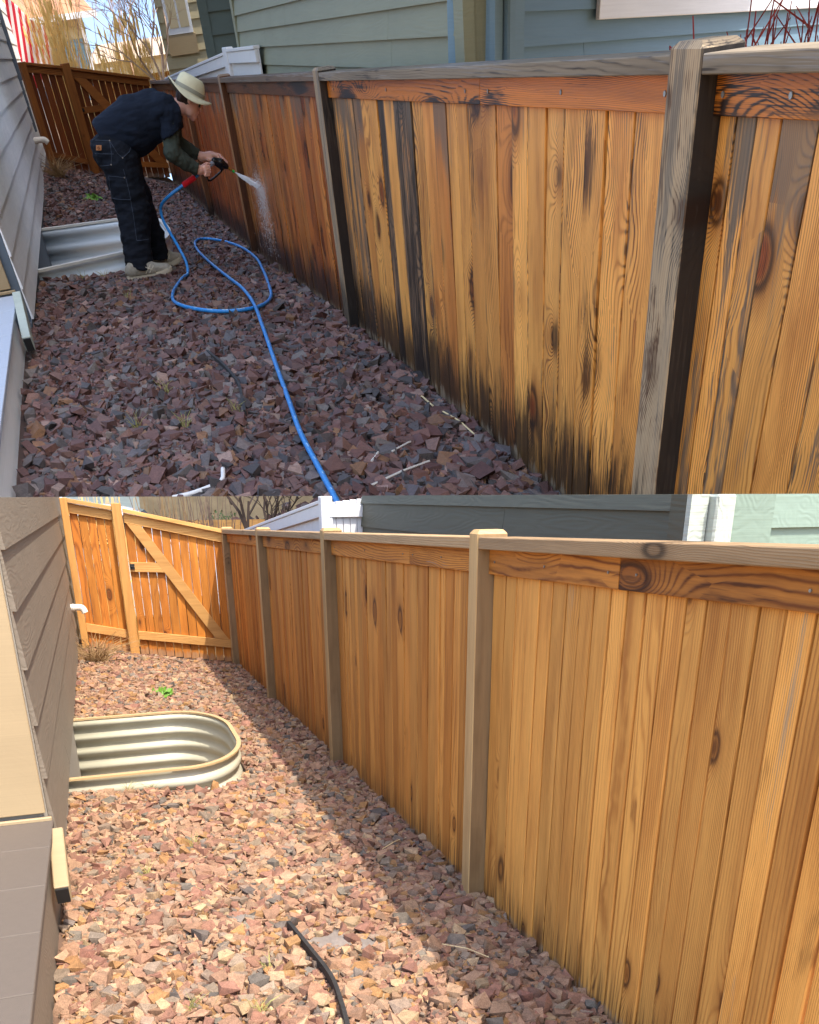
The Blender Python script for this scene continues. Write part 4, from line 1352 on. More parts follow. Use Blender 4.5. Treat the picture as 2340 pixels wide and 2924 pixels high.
tuft(LOWER, (-.17, 10.3, float(g2(-.2, 10.3))), 150, .45, 'tangled dry brown weed at the foot of the sunny gate', 41, DRY, spread=.8, w=.004)
tuft(UPPER, (-.42, 23.6, float(g1(-.45, 23.6))), 150, .5, 'tangled dry brown weed at the foot of the dark gate', 42, DRY, spread=.8, w=.005)
r_ = random.Random(77)
GDRY = flat('half_dry_grass', lin(150, 146, 84), .8, .25, 20)
for i, (x, y) in enumerate([(-.02, 5.38), (.12, 5.42), (.28, 4.35), (.02, 4.0), (.33, 2.62), (.42, 2.9), (.1, 2.72)]):
    tuft(LOWER, (x, y, float(g2(x, y)) + .015), 14, .1, ['thin grass blades at the near left corner of the cream window well', 'thin grass blades in front of the cream window well', 'small grass tuft left of the middle of the sunny gravel', 'small dry tuft near the taupe wall in the sunny gravel', 'dry grass tuft nearest the camera in the sunny gravel', 'dry grass tuft left of the lower black edging', 'dry grass tuft beside the taupe deck, lower yard'][i], 50 + i, GDRY, 'grass_tuft', 'grass tuft', .45, .0016)
for i, (x, y) in enumerate([(-.3, 12.5), (-.05, 12.45), (.12, 10.8), (.15, 6.9), (-.1, 6.2), (.2, 6.1), (.55, 6.2)]):
    tuft(UPPER, (x, y, float(g1(x, y)) + .02), 14, .12, ['thin grass blades at the near left corner of the galvanised window well', 'thin grass blades in front of the galvanised window well', 'small grass tuft in the damp gravel near the shoes', 'dry grass tuft left of the middle of the damp gravel', 'dry grass tuft at the lower left of the damp gravel', 'green-tipped grass tuft at the bottom of the damp gravel', 'grass tuft below the upper black edging'][i], 60 + i, GDRY, 'grass_tuft', 'grass tuft', .45, .0022)

# red twigs over the upper fence
r_ = random.Random(88)
tw = thing('red_twig_shrub', 'bare red-stemmed shrub rising over the upper fence at right', 'shrub', UPPER @ T((2.3, 3.9, -1.6)))
mbt = MB()
for i in range(60):
    x, y = r_.uniform(.1, 1.1), r_.uniform(-.35, .35)
    hh = r_.uniform(1.2, 1.52)
    lx, ly = r_.gauss(0, .09), r_.gauss(0, .08)
    P = [(x, y, 0), (x + lx * .5, y + ly * .5, hh * .7), (x + lx, y + ly, hh)]
    mbt.tube(P, .007, 4, False, [.009, .006, .003])
    for k in range(5):
        q = Vector(P[1]) + (Vector(P[2]) - Vector(P[1])) * r_.uniform(.2, .8)
        mbt.tube([q, q + Vector((r_.gauss(0, .06), r_.gauss(0, .06), r_.uniform(.06, .16)))], .003, 3, False, [.004, .002])
part('stems', mbt.build('stems'), RED_T, tw)


# sticks and litter
def stick(M, g, p0, p1, w, label, lift=.045, mat=STRAW):
    a = Vector((p0[0], p0[1], float(g(*p0)) + lift)); b_ = Vector((p1[0], p1[1], float(g(*p1)) + lift * .8))
    mid = (a + b_) / 2 + Vector((.01, .0, .008))
    solo('stick', MB().tube([Vector((0, 0, 0)), mid - a, b_ - a], w * .6, 5, True).build('stick'), mat, M @ T(a), label, 'stick')


stick(UPPER, g1, (1.72, 6.05), (1.76, 5.65), .010, 'pale straw stick lying along the foot of the upper fence')
stick(UPPER, g1, (1.77, 5.5), (1.80, 5.0), .008, 'longer thin straw stick by the upper fence nearest the camera')
stick(UPPER, g1, (1.72, 9.9), (1.88, 10.3), .010, 'pale straw stick beside the dark stained upper post')
stick(UPPER, g1, (1.27, 4.95), (1.5, 5.12), .010, 'grey twig lying on the damp gravel right of the blue hose', mat=RIM1)
stick(UPPER, g1, (1.02, 4.5), (1.42, 4.72), .012, 'broken white twig at the bottom edge of the damp gravel', mat=RIM1)
stick(UPPER, g1, (1.12, 4.85), (1.2, 5.0), .012, 'short whitish chip beside the bottom of the blue hose', mat=RIM1)
stick(LOWER, g2, (1.25, 4.05), (1.40, 4.2), .004, 'thin dry stem in the shadow near the big lower post')
stick(LOWER, g2, (1.15, 2.9), (1.3, 2.75), .003, 'thin dry stem in the fence shadow nearest the camera')

# white pipe at the bottom of the upper gravel
P = spline([(x, y, float(g1(x, y)) + dz) for x, y, dz in ((-.16, 4.84, .03), (-.04, 4.86, .035), (.1, 4.88, .035), (.23, 4.93, .04), (.285, 4.98, .045), (.31, 5.1, .06))], 6)
solo('white_pipe', MB().tube([p - P[0] for p in P], .013, 10).build('white_pipe', smooth=True), flat('white_plastic', lin(226, 224, 220), .45, .05, 8), UPPER @ T(P[0]), 'bent white plastic pipe at the bottom of the damp gravel', 'pipe')

# ------------------------------------------------------------------ person with pressure washer
def surface_nets(F, lo, h):
    inside = F < 0
    nx, ny, nz = F.shape
    cs = sum(inside[a:nx - 1 + a, b_:ny - 1 + b_, c:nz - 1 + c].astype(np.int8) for a in (0, 1) for b_ in (0, 1) for c in (0, 1))
    act = (cs > 0) & (cs < 8)
    idx = -np.ones(act.shape, int)
    ii = np.argwhere(act)
    idx[act] = np.arange(len(ii))
    acc = np.zeros((len(ii), 3)); cnt = np.zeros(len(ii))
    cor = [(a, b_, c) for a in (0, 1) for b_ in (0, 1) for c in (0, 1)]
    for p in cor:
        for ax in range(3):
            if p[ax] == 1: continue
            q = list(p); q[ax] = 1
            fa = F[ii[:, 0] + p[0], ii[:, 1] + p[1], ii[:, 2] + p[2]]
            fb = F[ii[:, 0] + q[0], ii[:, 1] + q[1], ii[:, 2] + q[2]]
            s = (fa < 0) != (fb < 0)
            t = np.where(s, fa / np.where(np.abs(fa - fb) < 1e-12, 1, fa - fb), 0)
            P = np.tile(np.array(p, float), (len(ii), 1)); P[:, ax] += t
            acc[s] += P[s]; cnt[s] += 1
    V = (ii + acc / cnt[:, None]) * h + lo
    faces = []
    for ax in range(3):
        o = [i for i in range(3) if i != ax]
        sl0 = [slice(1, -1)] * 3; sl0[ax] = slice(0, -1)
        sl1 = [slice(1, -1)] * 3; sl1[ax] = slice(1, None)
        a = inside[tuple(sl0)]; b_ = inside[tuple(sl1)]
        for flip in (False, True):
            e = np.argwhere((a & ~b_) if not flip else (~a & b_))
            e = e + np.array([1, 1, 1]); e[:, ax] -= 1
            d0 = np.zeros(3, int); d0[o[0]] = 1
            d1 = np.zeros(3, int); d1[o[1]] = 1
            c0, c1, c2, c3 = e, e - d0, e - d0 - d1, e - d1
            q = np.stack([idx[tuple(c.T)] for c in (c0, c1, c2, c3)], 1)
            if (ax == 1) != flip: q = q[:, ::-1]
            faces.append(q)
    return V, np.concatenate(faces)


def blob(prims, h, cuts=(), pad=.03):
    """prims: ('c',p0,p1,r0,r1,blend) capsules / ('e',c,(rx,ry,rz),axisX,axisZ,blend) ellipsoids"""
    pts = []
    for p in prims:
        if p[0] == 'c':
            pts += [np.array(p[1]) - p[3], np.array(p[1]) + p[3], np.array(p[2]) - p[4], np.array(p[2]) + p[4]]
        else:
            R = max(p[2]); pts += [np.array(p[1]) - R, np.array(p[1]) + R]
    lo = np.min(pts, 0) - pad; hi = np.max(pts, 0) + pad
    n = np.ceil((hi - lo) / h).astype(int) + 1
    ax = [lo[i] + h * np.arange(n[i]) for i in range(3)]
    F = np.full(n, 1.0)
    for p in prims:
        if p[0] == 'c':
            a, b_, r0, r1, k = np.array(p[1]), np.array(p[2]), p[3], p[4], p[5]
            l_ = np.minimum(a - r0, b_ - r1) - .07 - k; u_ = np.maximum(a + r0, b_ + r1) + .07 + k
        else:
            c, rad, k = np.array(p[1]), np.array(p[2]), p[5]
            l_ = c - max(rad) - .07 - k; u_ = c + max(rad) + .07 + k
        s = [slice(max(0, int((l_[i] - lo[i]) / h)), min(n[i], int((u_[i] - lo[i]) / h) + 2)) for i in range(3)]
        X, Y_, Z = np.meshgrid(ax[0][s[0]], ax[1][s[1]], ax[2][s[2]], indexing='ij')
        if p[0] == 'c':
            d = b_ - a; L2 = max(d @ d, 1e-9)
            t = np.clip(((X - a[0]) * d[0] + (Y_ - a[1]) * d[1] + (Z - a[2]) * d[2]) / L2, 0, 1)
            D = np.sqrt((X - a[0] - t * d[0]) ** 2 + (Y_ - a[1] - t * d[1]) ** 2 + (Z - a[2] - t * d[2]) ** 2) - (r0 + (r1 - r0) * t)
        else:
            xa, za = np.array(p[3]), np.array(p[4]); ya = np.cross(za, xa)
            q = [(X - c[0]) * v_[0] + (Y_ - c[1]) * v_[1] + (Z - c[2]) * v_[2] for v_ in (xa, ya, za)]
            k0 = np.sqrt((q[0] / rad[0]) ** 2 + (q[1] / rad[1]) ** 2 + (q[2] / rad[2]) ** 2)
            D = (k0 - 1) * min(rad) * (.5 + .5 * max(rad) / min(rad))
        G = F[tuple(s)]
        hh = np.clip(.5 + .5 * (G - D) / k, 0, 1)
        F[tuple(s)] = G + (D - G) * hh - k * hh * (1 - hh)
    if cuts:
        X, Y_, Z = np.meshgrid(*ax, indexing='ij')
        for (o, nrm) in cuts:
            nrm = np.array(nrm) / np.linalg.norm(nrm)
            F = np.maximum(F, (X - o[0]) * nrm[0] + (Y_ - o[1]) * nrm[1] + (Z - o[2]) * nrm[2])
    return surface_nets(F, lo, h)


PO = np.array((.6, 12.7, -1.94))
def body_part(name, prims, h, mat, parent, cuts=(), wrinkle=0., wscale=(8, 8, 8), seed=0):
    V, Fq = blob(prims, h, cuts)
    if wrinkle:
        me0 = mesh('tmp', V, Fq.tolist()); nn = np.empty(len(V) * 3); me0.vertices.foreach_get('normal', nn); nn = nn.reshape(-1, 3)
        bpy.data.meshes.remove(me0)
        w = np.array([mnoise.fractal(Vector((v[0] * wscale[0] + seed, v[1] * wscale[1], v[2] * wscale[2])), 1.0, 2.0, 3) for v in V])
        V = V + nn * (w * wrinkle)[:, None]
    me = mesh(name, V - PO, Fq.tolist(), True)
    return part(name, me, mat, parent)


SKIN = NB('skin')
sk = SKIN.noise(SKIN.obj(), 30., 3, .6)
SKIN.p('Base Color', SKIN.mix(sk, lin(214, 158, 138), lin(236, 186, 166)))
SKIN.p('Roughness', .5)
SKIN.p('Subsurface Weight', .15); SKIN.p('Subsurface Radius', (.02, .008, .004))


def cloth(name, rgb, rough=.9, wr=.5, sc=(7, 7, 7)):
    b = NB(name)
    o = b.sep(b.obj())
    v = b.xyz(b.m('MULTIPLY', o[0], sc[0]), b.m('MULTIPLY', o[1], sc[1]), b.m('MULTIPLY', o[2], sc[2]))
    f = b.noise(v, 1.0, 3, .5)
    wv = b.noise(b.obj(), 420., 2, .5)
    lo_ = tuple(c * .75 for c in rgb[:3]) + (1,); hi_ = tuple(c * 1.3 for c in rgb[:3]) + (1,)
    b.p('Base Color', b.mix(f, lo_, hi_))
    b.p('Roughness', rough); b.p('Specular IOR Level', .2)
    b.bump(b.m('ADD', b.m('MULTIPLY', f, 3.), b.m('MULTIPLY', wv, .15)), wr, .012)
    return b.mat


SHIRT = cloth('navy_shirt', lin(22, 29, 42), sc=(5, 5, 13), wr=1.0)
SLEEVE = cloth('olive_sleeve', lin(62, 68, 60), sc=(16, 9, 16), wr=.8)
PANTS = cloth('black_trousers', lin(22, 26, 34), sc=(8, 8, 16), wr=1.0)
HATM = cloth('cream_hat', lin(214, 206, 172), .85, .3)
HATB = cloth('grey_hat_band', lin(150, 148, 132), .85, .2)
HATU = cloth('olive_hat_lining', lin(120, 118, 100), .85, .2)
HAIR = cloth('dark_hair', lin(52, 36, 30), .6, .8, (60, 60, 8))
SHOE = cloth('grey_shoe', lin(150, 144, 130), .85, .4, (30, 30, 30))
SOLE = flat('pale_sole', lin(196, 186, 164), .8, .12, 20)
STITCH = flat('grey_thread', lin(64, 72, 86), .9, .1, 20)
LEATHER = flat('tan_leather', lin(196, 132, 84), .7, .12, 30)
LEATHER_D = flat('dark_leather_print', lin(120, 70, 42), .7, .1, 30)
BLK = flat('glossy_black', lin(20, 20, 22), .25, .1, 20)
GREYP = flat('grey_grip', lin(138, 142, 152), .5, .08, 20)
REDP = flat('red_grip', lin(206, 28, 40), .45, .1, 20)
BRASS = flat('brass', lin(190, 140, 70), .3, .1, 20, 0, .9)
GRN = flat('green_tip', lin(40, 170, 70), .4, .1, 20)
BLUE = NB('blue_hose'); _w = BLUE.noise(BLUE.obj(), 60., 3, .6)
BLUE.p('Base Color', BLUE.mix(BLUE.ss(_w, .5, .75), lin(36, 128, 200), lin(84, 164, 222))); BLUE.p('Roughness', .35)

person = thing('person', 'person in navy shirt, black work trousers and cream brimmed hat, bending to spray the fence', 'person', UPPER @ T(PO))
up = np.array((.506, 0, .863)); fw = np.array((.863, 0, -.506)); sd = np.array((0, 1., 0))
hc = np.array((1.395, 12.75, -.455))
H = lambda f_, s_, u_: tuple(hc + fw * f_ + sd * s_ + up * u_)

skin = []
# torso and limbs under the clothes
skin += [('c', (.46, 12.75, -.74), (.72, 12.75, -.60), .17, .17, .05), ('c', (.72, 12.75, -.60), (1.08, 12.75, -.52), .17, .13, .05)]
skin += [('c', (.45, 12.66, -.82), (.47, 12.60, -1.33), .13, .10, .04), ('c', (.47, 12.60, -1.33), (.34, 12.40, -1.82), .09, .05, .04), ('c', (.34, 12.40, -1.84), (.62, 12.36, -1.87), .045, .03, .03)]
skin += [('c', (.48, 12.86, -.82), (.57, 12.95, -1.33), .13, .10, .04), ('c', (.57, 12.95, -1.33), (.645, 13.02, -1.83), .09, .05, .04), ('c', (.645, 13.02, -1.855), (.84, 13.02, -1.87), .045, .03, .03)]
skin += [('c', (1.10, 12.56, -.55), (1.065, 12.52, -.86), .07, .055, .03), ('c', (1.065, 12.52, -.86), (1.31, 12.57, -1.045), .055, .040, .03)]
skin += [('c', (1.14, 12.95, -.55), (1.17, 12.99, -.80), .07, .055, .03), ('c', (1.17, 12.99, -.80), (1.41, 12.90, -.955), .055, .036, .03)]
# neck and head
skin += [('c', (1.13, 12.75, -.50), H(-.03, 0, -.07), .085, .072, .04)]
skin += [('e', H(.0, 0, .035), (.128, .092, .125), tuple(fw), tuple(up), .02), ('e', H(.03, 0, -.055), (.09, .072, .09), tuple(fw), tuple(up), .03)]
skin += [('c', H(.03, -.035, -.10), H(.072, 0, -.125), .04, .03, .03), ('c', H(.03, .035, -.10), H(.072, 0, -.125), .04, .03, .03)]
skin += [('c', H(.118, 0, .012), H(.142, 0, -.034), .012, .019, .012), ('c', H(.105, -.03, .03), H(.105, .03, .03), .018, .018, .012)]
skin += [('c', H(.112, -.022, -.068), H(.112, .022, -.068), .011, .011, .008), ('c', H(.108, -.018, -.088), H(.108, .018, -.088), .011, .011, .008)]
for s_ in (-1, 1):
    skin += [('e', H(-.005, s_ * .094, -.005), (.026, .012, .038), tuple(fw), tuple(up), .006), ('c', H(.092, s_ * .045, .0), H(.095, s_ * .03, .0), .016, .016, .01)]
# near hand closed round the grip
nh = [(1.335, 12.585, -1.045), (1.385, 12.60, -1.05)]
skin += [('c', nh[0], nh[1], .042, .046, .03)]
for k, (dx, dz) in enumerate(((.018, .028), (.022, .004), (.014, -.022), (.0, -.044))):
    a = np.array((1.395 + dx, 12.575, -1.05 + dz)); 
    skin += [('c', tuple(a + (-.02, -.012, 0)), tuple(a + (.026, .012, -.004)), .0165, .0145, .006), ('c', tuple(a + (.026, .012, -.004)), tuple(a + (.018, .055, -.006)), .0145, .012, .005)]
skin += [('c', (1.37, 12.62, -1.02), (1.425, 12.655, -1.005), .018, .0145, .008), ('c', (1.425, 12.655, -1.005), (1.46, 12.67, -1.01), .0145, .012, .006)]
# far hand laid over the gun body
skin += [('c', (1.42, 12.895, -.958), (1.525, 12.87, -.962), .040, .046, .03)]
ft = [((1.53, 12.835, -.950), (1.585, 12.80, -.965), (1.60, 12.755, -1.0)), ((1.545, 12.855, -.945), (1.612, 12.825, -.962), (1.638, 12.79, -.998)),
      ((1.55, 12.88, -.945), (1.625, 12.86, -.972), (1.69, 12.845, -1.04)), ((1.54, 12.905, -.955), (1.60, 12.91, -.985), (1.63, 12.895, -1.03))]
for (a, b_, c) in ft:
    skin += [('c', a, b_, .0175, .0155, .006), ('c', b_, c, .0155, .012, .005)]
skin += [('c', (1.47, 12.84, -.985), (1.525, 12.80, -1.0), .018, .0155, .008), ('c', (1.525, 12.80, -1.0), (1.56, 12.775, -1.02), .0155, .012, .006)]
body_part('body', skin, .0065, SKIN.mat, person)

# clothing
shirt = [('c', (.43, 12.75, -.66), (.72, 12.75, -.60), .20, .243, .05), ('c', (.72, 12.75, -.60), (.98, 12.75, -.545), .243, .215, .05), ('c', (.98, 12.75, -.545), (1.16, 12.75, -.50), .215, .115, .05),
         ('c', (1.08, 12.60, -.50), (1.13, 12.58, -.56), .14, .13, .06), ('c', (1.13, 12.58, -.56), (1.11, 12.54, -.69), .125, .115, .03),
         ('c', (1.10, 12.92, -.50), (1.16, 12.93, -.56), .14, .125, .06), ('c', (1.16, 12.93, -.56), (1.18, 12.97, -.68), .12, .11, .03),
         ('c', (.66, 12.75, -.74), (.80, 12.75, -.70), .10, .10, .08)]
cuts = [((.33, 12.75, -.60), (-.80, 0, -.42)), ((1.1, 12.6, -.715), (.30, 0, -.95)), ((1.215, 12.75, -.47), (.95, 0, .05))]
# the hem plane must not clip the sleeves: build torso and sleeves apart
torso = shirt[:3] + [shirt[7]] + [('c', (1.08, 12.60, -.50), (1.10, 12.60, -.54), .14, .12, .06), ('c', (1.10, 12.92, -.50), (1.12, 12.92, -.54), .14, .12, .06)]
body_part('shirt', torso, .011, SHIRT, person, [((.31, 12.75, -.58), (-.70, 0, -.28)), ((.45, 12.75, -.80), (-.35, 0, -.94)), ((1.235, 12.75, -.47), (.95, 0, .1))], .015, (4, 4, 11), 3)
for nm, pr_, pl_ in (('shirt_sleeve', [('c', (1.09, 12.60, -.50), (1.13, 12.58, -.56), .135, .128, .06), ('c', (1.13, 12.58, -.56), (1.10, 12.53, -.76), .125, .118, .03)], ((1.11, 12.54, -.70), (.26, 0, -.96))),
                     ('shirt_sleeve', [('c', (1.10, 12.92, -.50), (1.16, 12.93, -.56), .13, .12, .06), ('c', (1.16, 12.93, -.56), (1.19, 12.98, -.74), .12, .11, .03)], ((1.18, 12.97, -.69), (.1, 0, -.99)))):
    body_part(nm, pr_, .010, SHIRT, person, [pl_], .018, (9, 9, 9), 5)
body_part('undershirt_sleeve', [('c', (1.11, 12.55, -.62), (1.06, 12.52, -.85), .094, .088, .03), ('c', (1.06, 12.52, -.85), (1.18, 12.545, -.955), .088, .074, .03), ('c', (1.18, 12.545, -.955), (1.33, 12.575, -1.055), .074, .056, .02)], .009, SLEEVE, person, [((1.30, 12.57, -1.035), (.85, .0, -.5))], .012, (14, 14, 14), 8)
body_part('undershirt_sleeve', [('c', (1.17, 12.96, -.62), (1.165, 12.985, -.80), .088, .08, .03), ('c', (1.165, 12.985, -.80), (1.42, 12.90, -.96), .08, .052, .02)], .009, SLEEVE, person, [((1.385, 12.91, -.94), (.85, -.2, -.5))], .010, (14, 14, 14), 9)
tr = [('c', (.415, 12.75, -.665), (.47, 12.75, -.80), .195, .225, .05), ('c', (.46, 12.75, -.80), (.52, 12.75, -.86), .225, .19, .05), ('e', (.375, 12.72, -.76), (.17, .22, .17), (1, 0, 0), (0, 0, 1), .04),
      ('c', (.475, 12.66, -.86), (.475, 12.60, -1.33), .205, .188, .05), ('c', (.475, 12.60, -1.33), (.41, 12.50, -1.56), .188, .158, .04), ('c', (.41, 12.50, -1.56), (.37, 12.41, -1.86), .158, .165, .04),
      ('c', (.51, 12.85, -.86), (.565, 12.93, -1.33), .195, .175, .05), ('c', (.565, 12.93, -1.33), (.63, 12.99, -1.60), .175, .14, .04), ('c', (.63, 12.99, -1.60), (.66, 13.02, -1.90), .14, .125, .04)]
trouser = body_part('trousers', tr, .011, PANTS, person, [((.40, 12.75, -.60), (-.35, 0, .94)), ((.37, 12.41, -1.815), (-.10, 0, -.99)), ((.66, 13.02, -1.845), (-.2, 0.5, -.98))], .019, (6, 6, 13), 13)

# stitching, patch and rivets laid on the trouser surface
from mathutils.bvhtree import BVHTree
dg = bpy.context.evaluated_depsgraph_get()
bvh = BVHTree.FromPolygons([v.co.copy() for v in trouser.data.vertices], [tuple(p.vertices) for p in trouser.data.polygons])
def onto(x, z, lift=.003):
    hit = bvh.ray_cast(Vector((x - PO[0], -1.5, z - PO[2])), Vector((0, 1, 0)))
    y = hit[0].y if hit[0] is not None else -.2
    return Vector((x - PO[0], y - lift, z - PO[2]))
def stitch(pts, w=.0024):
    P = []
    for (a, b_) in zip(pts[:-1], pts[1:]):
        for k in range(6): P.append((a[0] + (b_[0] - a[0]) * k / 6, a[1] + (b_[1] - a[1]) * k / 6))
    P.append(pts[-1])
    return [onto(*q) for q in P], w
sm = MB()
for pts in ([(.483, -.92), (.484, -1.012), (.48, -1.134), (.453, -1.352), (.418, -1.544)], [(.418, -1.544), (.563, -1.562)], [(.286, -1.163), (.471, -1.187)], [(.31, -.965), (.472, -.992)], [(.31, -.965), (.293, -1.037), (.284, -1.13)],
            [(.25, -.655), (.421, -.677)], [(.421, -.677), (.466, -.787), (.508, -.828)], [(.508, -.828), (.60, -.79), (.64, -.745)], [(.235, -.766), (.426, -.787)], [(.421, -.677), (.40, -.80), (.367, -.871), (.25, -.878)]):
    P, w = stitch(pts)
    sm.tube(P, w, 4)
part('stitching', sm.build('stitching'), STITCH, trouser)
for q in ((.421, -.677), (.508, -.828), (.367, -.871), (.47, -.993)):
    p = onto(*q)
    part('rivet', MB().tube([p, p - Vector((0, .006, 0))], .007, 8).build('rivet'), NAIL, trouser)
pq = [(.267, -.696), (.322, -.703), (.307, -.744), (.252, -.737)]
pp = [onto(*q, .0) for q in pq]
ym = min(p.y for p in pp) - .008
pp = [Vector((p.x, ym, p.z)) for p in pp]
pat = part('leather_patch', MB().hexa([tuple(p) for p in (pp[3], pp[2], pp[2] + Vector((0, .02, 0)), pp[3] + Vector((0, .02, 0)), pp[0], pp[1], pp[1] + Vector((0, .02, 0)), pp[0] + Vector((0, .02, 0)))]).build('leather_patch'), LEATHER, trouser)
c0 = (pp[0] + pp[1] + pp[2] + pp[3]) / 4
ring = [c0 + Vector((.0125 * math.cos(a), -.004, .0115 * math.sin(a) - .001)) for a in np.linspace(.6, 5.6, 14)]
ring += [c0 + Vector((.004 * math.cos(a), -.004, .004 * math.sin(a))) for a in np.linspace(5.6, 9, 5)]
part('emblem', MB().tube(ring, .0028, 5).build('emblem'), LEATHER_D, pat)

# shoes
def shoe(x0, x1, y, zs, hgt, w):
    L = x1 - x0
    sole = []
    prof = [(0, .55), (.04, .8), (.15, .92), (.35, .8), (.55, .88), (.75, 1.0), (.9, .8), (.98, .45), (1.0, .2)]
    V, Fc = [], []
    n = len(prof)
    for (t, k) in prof:
        rise = .03 * max(0, t - .75) / .25 + .012 * max(0, .12 - t) / .12
        for (s_, z_) in ((-1, 0), (1, 0), (1.04, .055), (-1.04, .055)):
            V.append((x0 + L * t, y + s_ * k * w, zs + z_ + rise))
    for i in range(n - 1):
        for k in range(4):
            a = i * 4 + k; b_ = i * 4 + (k + 1) % 4
            Fc.append((a, b_, b_ + 4, a + 4))
    Fc += [(3, 2, 1, 0), tuple((n - 1) * 4 + k for k in range(4))]
    upper = body_part('shoe', [('c', (x0 + L * .12, y, zs + .085), (x0 + L * .55, y, zs + .085), .07, .068, .04), ('c', (x0 + L * .55, y, zs + .08), (x0 + L * .88, y, zs + .065), .066, .05, .04), ('c', (x0 + L * .2, y, zs + .12), (x0 + L * .42, y, zs + .15), .07, .05, .05)], .009, SHOE, person, [((x0, y, zs + .045), (0, 0, -1))], .004, (20, 20, 20))
    sm_ = mesh('sole', np.array(V) - PO, Fc)
    bm_ = bmesh.new(); bm_.from_mesh(sm_); bmesh.ops.recalc_face_normals(bm_, faces=bm_.faces[:]); bmesh.ops.bevel(bm_, geom=bm_.edges[:], offset=.01, segments=2, affect='EDGES'); bm_.to_mesh(sm_); bm_.free()
    part('sole', sm_, SOLE, upper)
    st = MB()
    yy = y - .069
    for a, b_ in (((.42, .06), (.56, .135)), ((.50, .06), (.62, .12)), ((.44, .12), (.64, .065))):
        st.tube([Vector((x0 + L * a[0], yy - .004, zs + a[1])) - Vector(PO), Vector((x0 + L * (a[0] + b_[0]) / 2, yy - .006, zs + (a[1] + b_[1]) / 2)) - Vector(PO), Vector((x0 + L * b_[0], yy + .004, zs + b_[1])) - Vector(PO)], .006, 5)
    part('side_stripe', st.build('side_stripe'), SOLE, upper)
    lc = MB()
    for k in range(4):
        xx = x0 + L * (.42 + .06 * k)
        lc.tube([Vector((xx, y - .04, zs + .165 - .018 * k)) - Vector(PO), Vector((xx + .01, y, zs + .185 - .02 * k)) - Vector(PO), Vector((xx, y + .04, zs + .165 - .018 * k)) - Vector(PO)], .005, 4)
    part('lace', lc.build('lace'), SOLE, upper)


shoe(.195, .735, 12.35, -1.915, .1, .075)
shoe(.55, .925, 13.02, -1.93, .1, .075)

# hat
hat_o = hc + up * .045 - fw * .012
def hat_ring(r, u_, droop=0., n=40, sx=1.0):
    out = []
    for k in range(n):
        a = 2 * math.pi * k / n
        ca, sa = math.cos(a), math.sin(a)
        z = u_ + droop * (.030 * ca * ca - .05 * sa * sa + (.02 if ca < 0 else -.012) * ca * ca)
        out.append(tuple(hat_o + fw * (r * ca * sx) + sd * (r * sa * .92) + up * z - PO))
    return out
rings = [(.246, -.004, 1.0), (.246, .004, 1.0), (.2, .010, .55), (.162, .012, .1), (.157, .055, 0), (.147, .09, 0), (.13, .134, 0), (.10, .154, 0), (.055, .147, 0), (.012, .143, 0)]
V, Fc = [], []
for (r, u_, dr) in rings: V += hat_ring(r, u_, dr)
n = 40
for i in range(len(rings) - 1):
    for k in range(n):
        Fc.append((i * n + k, i * n + (k + 1) % n, (i + 1) * n + (k + 1) % n, (i + 1) * n + k))
Fc.append(tuple((len(rings) - 1) * n + k for k in range(n)))
hat = part('hat', mesh('hat', V, Fc, True), HATM, person)
V, Fc = [], []
for (r, u_, dr) in ((.245, -.006, 1.0), (.2, .003, .55), (.15, .006, .1)): V += hat_ring(r, u_, dr)
for i in range(2):
    for k in range(n): Fc.append((i * n + k, (i + 1) * n + k, (i + 1) * n + (k + 1) % n, i * n + (k + 1) % n))
part('brim_lining', mesh('brim_lining', V, Fc, True), HATU, hat)
V, Fc = [], []
for (r, u_) in ((.166, .013), (.163, .05)): V += hat_ring(r, u_, .0)
for k in range(n): Fc.append((k, (k + 1) % n, n + (k + 1) % n, n + k))
part('hat_band', mesh('hat_band', V, Fc, True), HATB, hat)
# hair and sunglasses
body_part('hair', [('e', H(-.045, 0, .0), (.098, .098, .085), tuple(fw), tuple(up), .02), ('c', H(-.095, -.03, -.05), H(-.095, .03, -.05), .035, .035, .03), ('c', H(.0, -.088, .01), H(.02, -.09, -.0), .016, .01, .01)], .008, HAIR, person, [], .008, (40, 40, 12))
gl = MB()
for s_ in (-1, 1):
    q = [H(.118, s_ * .012, .022), H(.1, s_ * .075, .018), H(.098, s_ * .075, -.02), H(.116, s_ * .016, -.026)]
    q2 = [tuple(np.array(t_) + fw * .012) for t_ in q]
    gl.hexa([tuple(np.array(t_) - PO) for t_ in (q[3], q[2], q2[2], q2[3], q[0], q[1], q2[1], q2[0])])
    gl.tube([np.array(H(.1, s_ * .08, .012)) - PO, np.array(H(.04, s_ * .096, .012)) - PO, np.array(H(-.01, s_ * .1, .008)) - PO], .005, 5)
part('sunglasses', gl.build('sunglasses'), BLK, person)

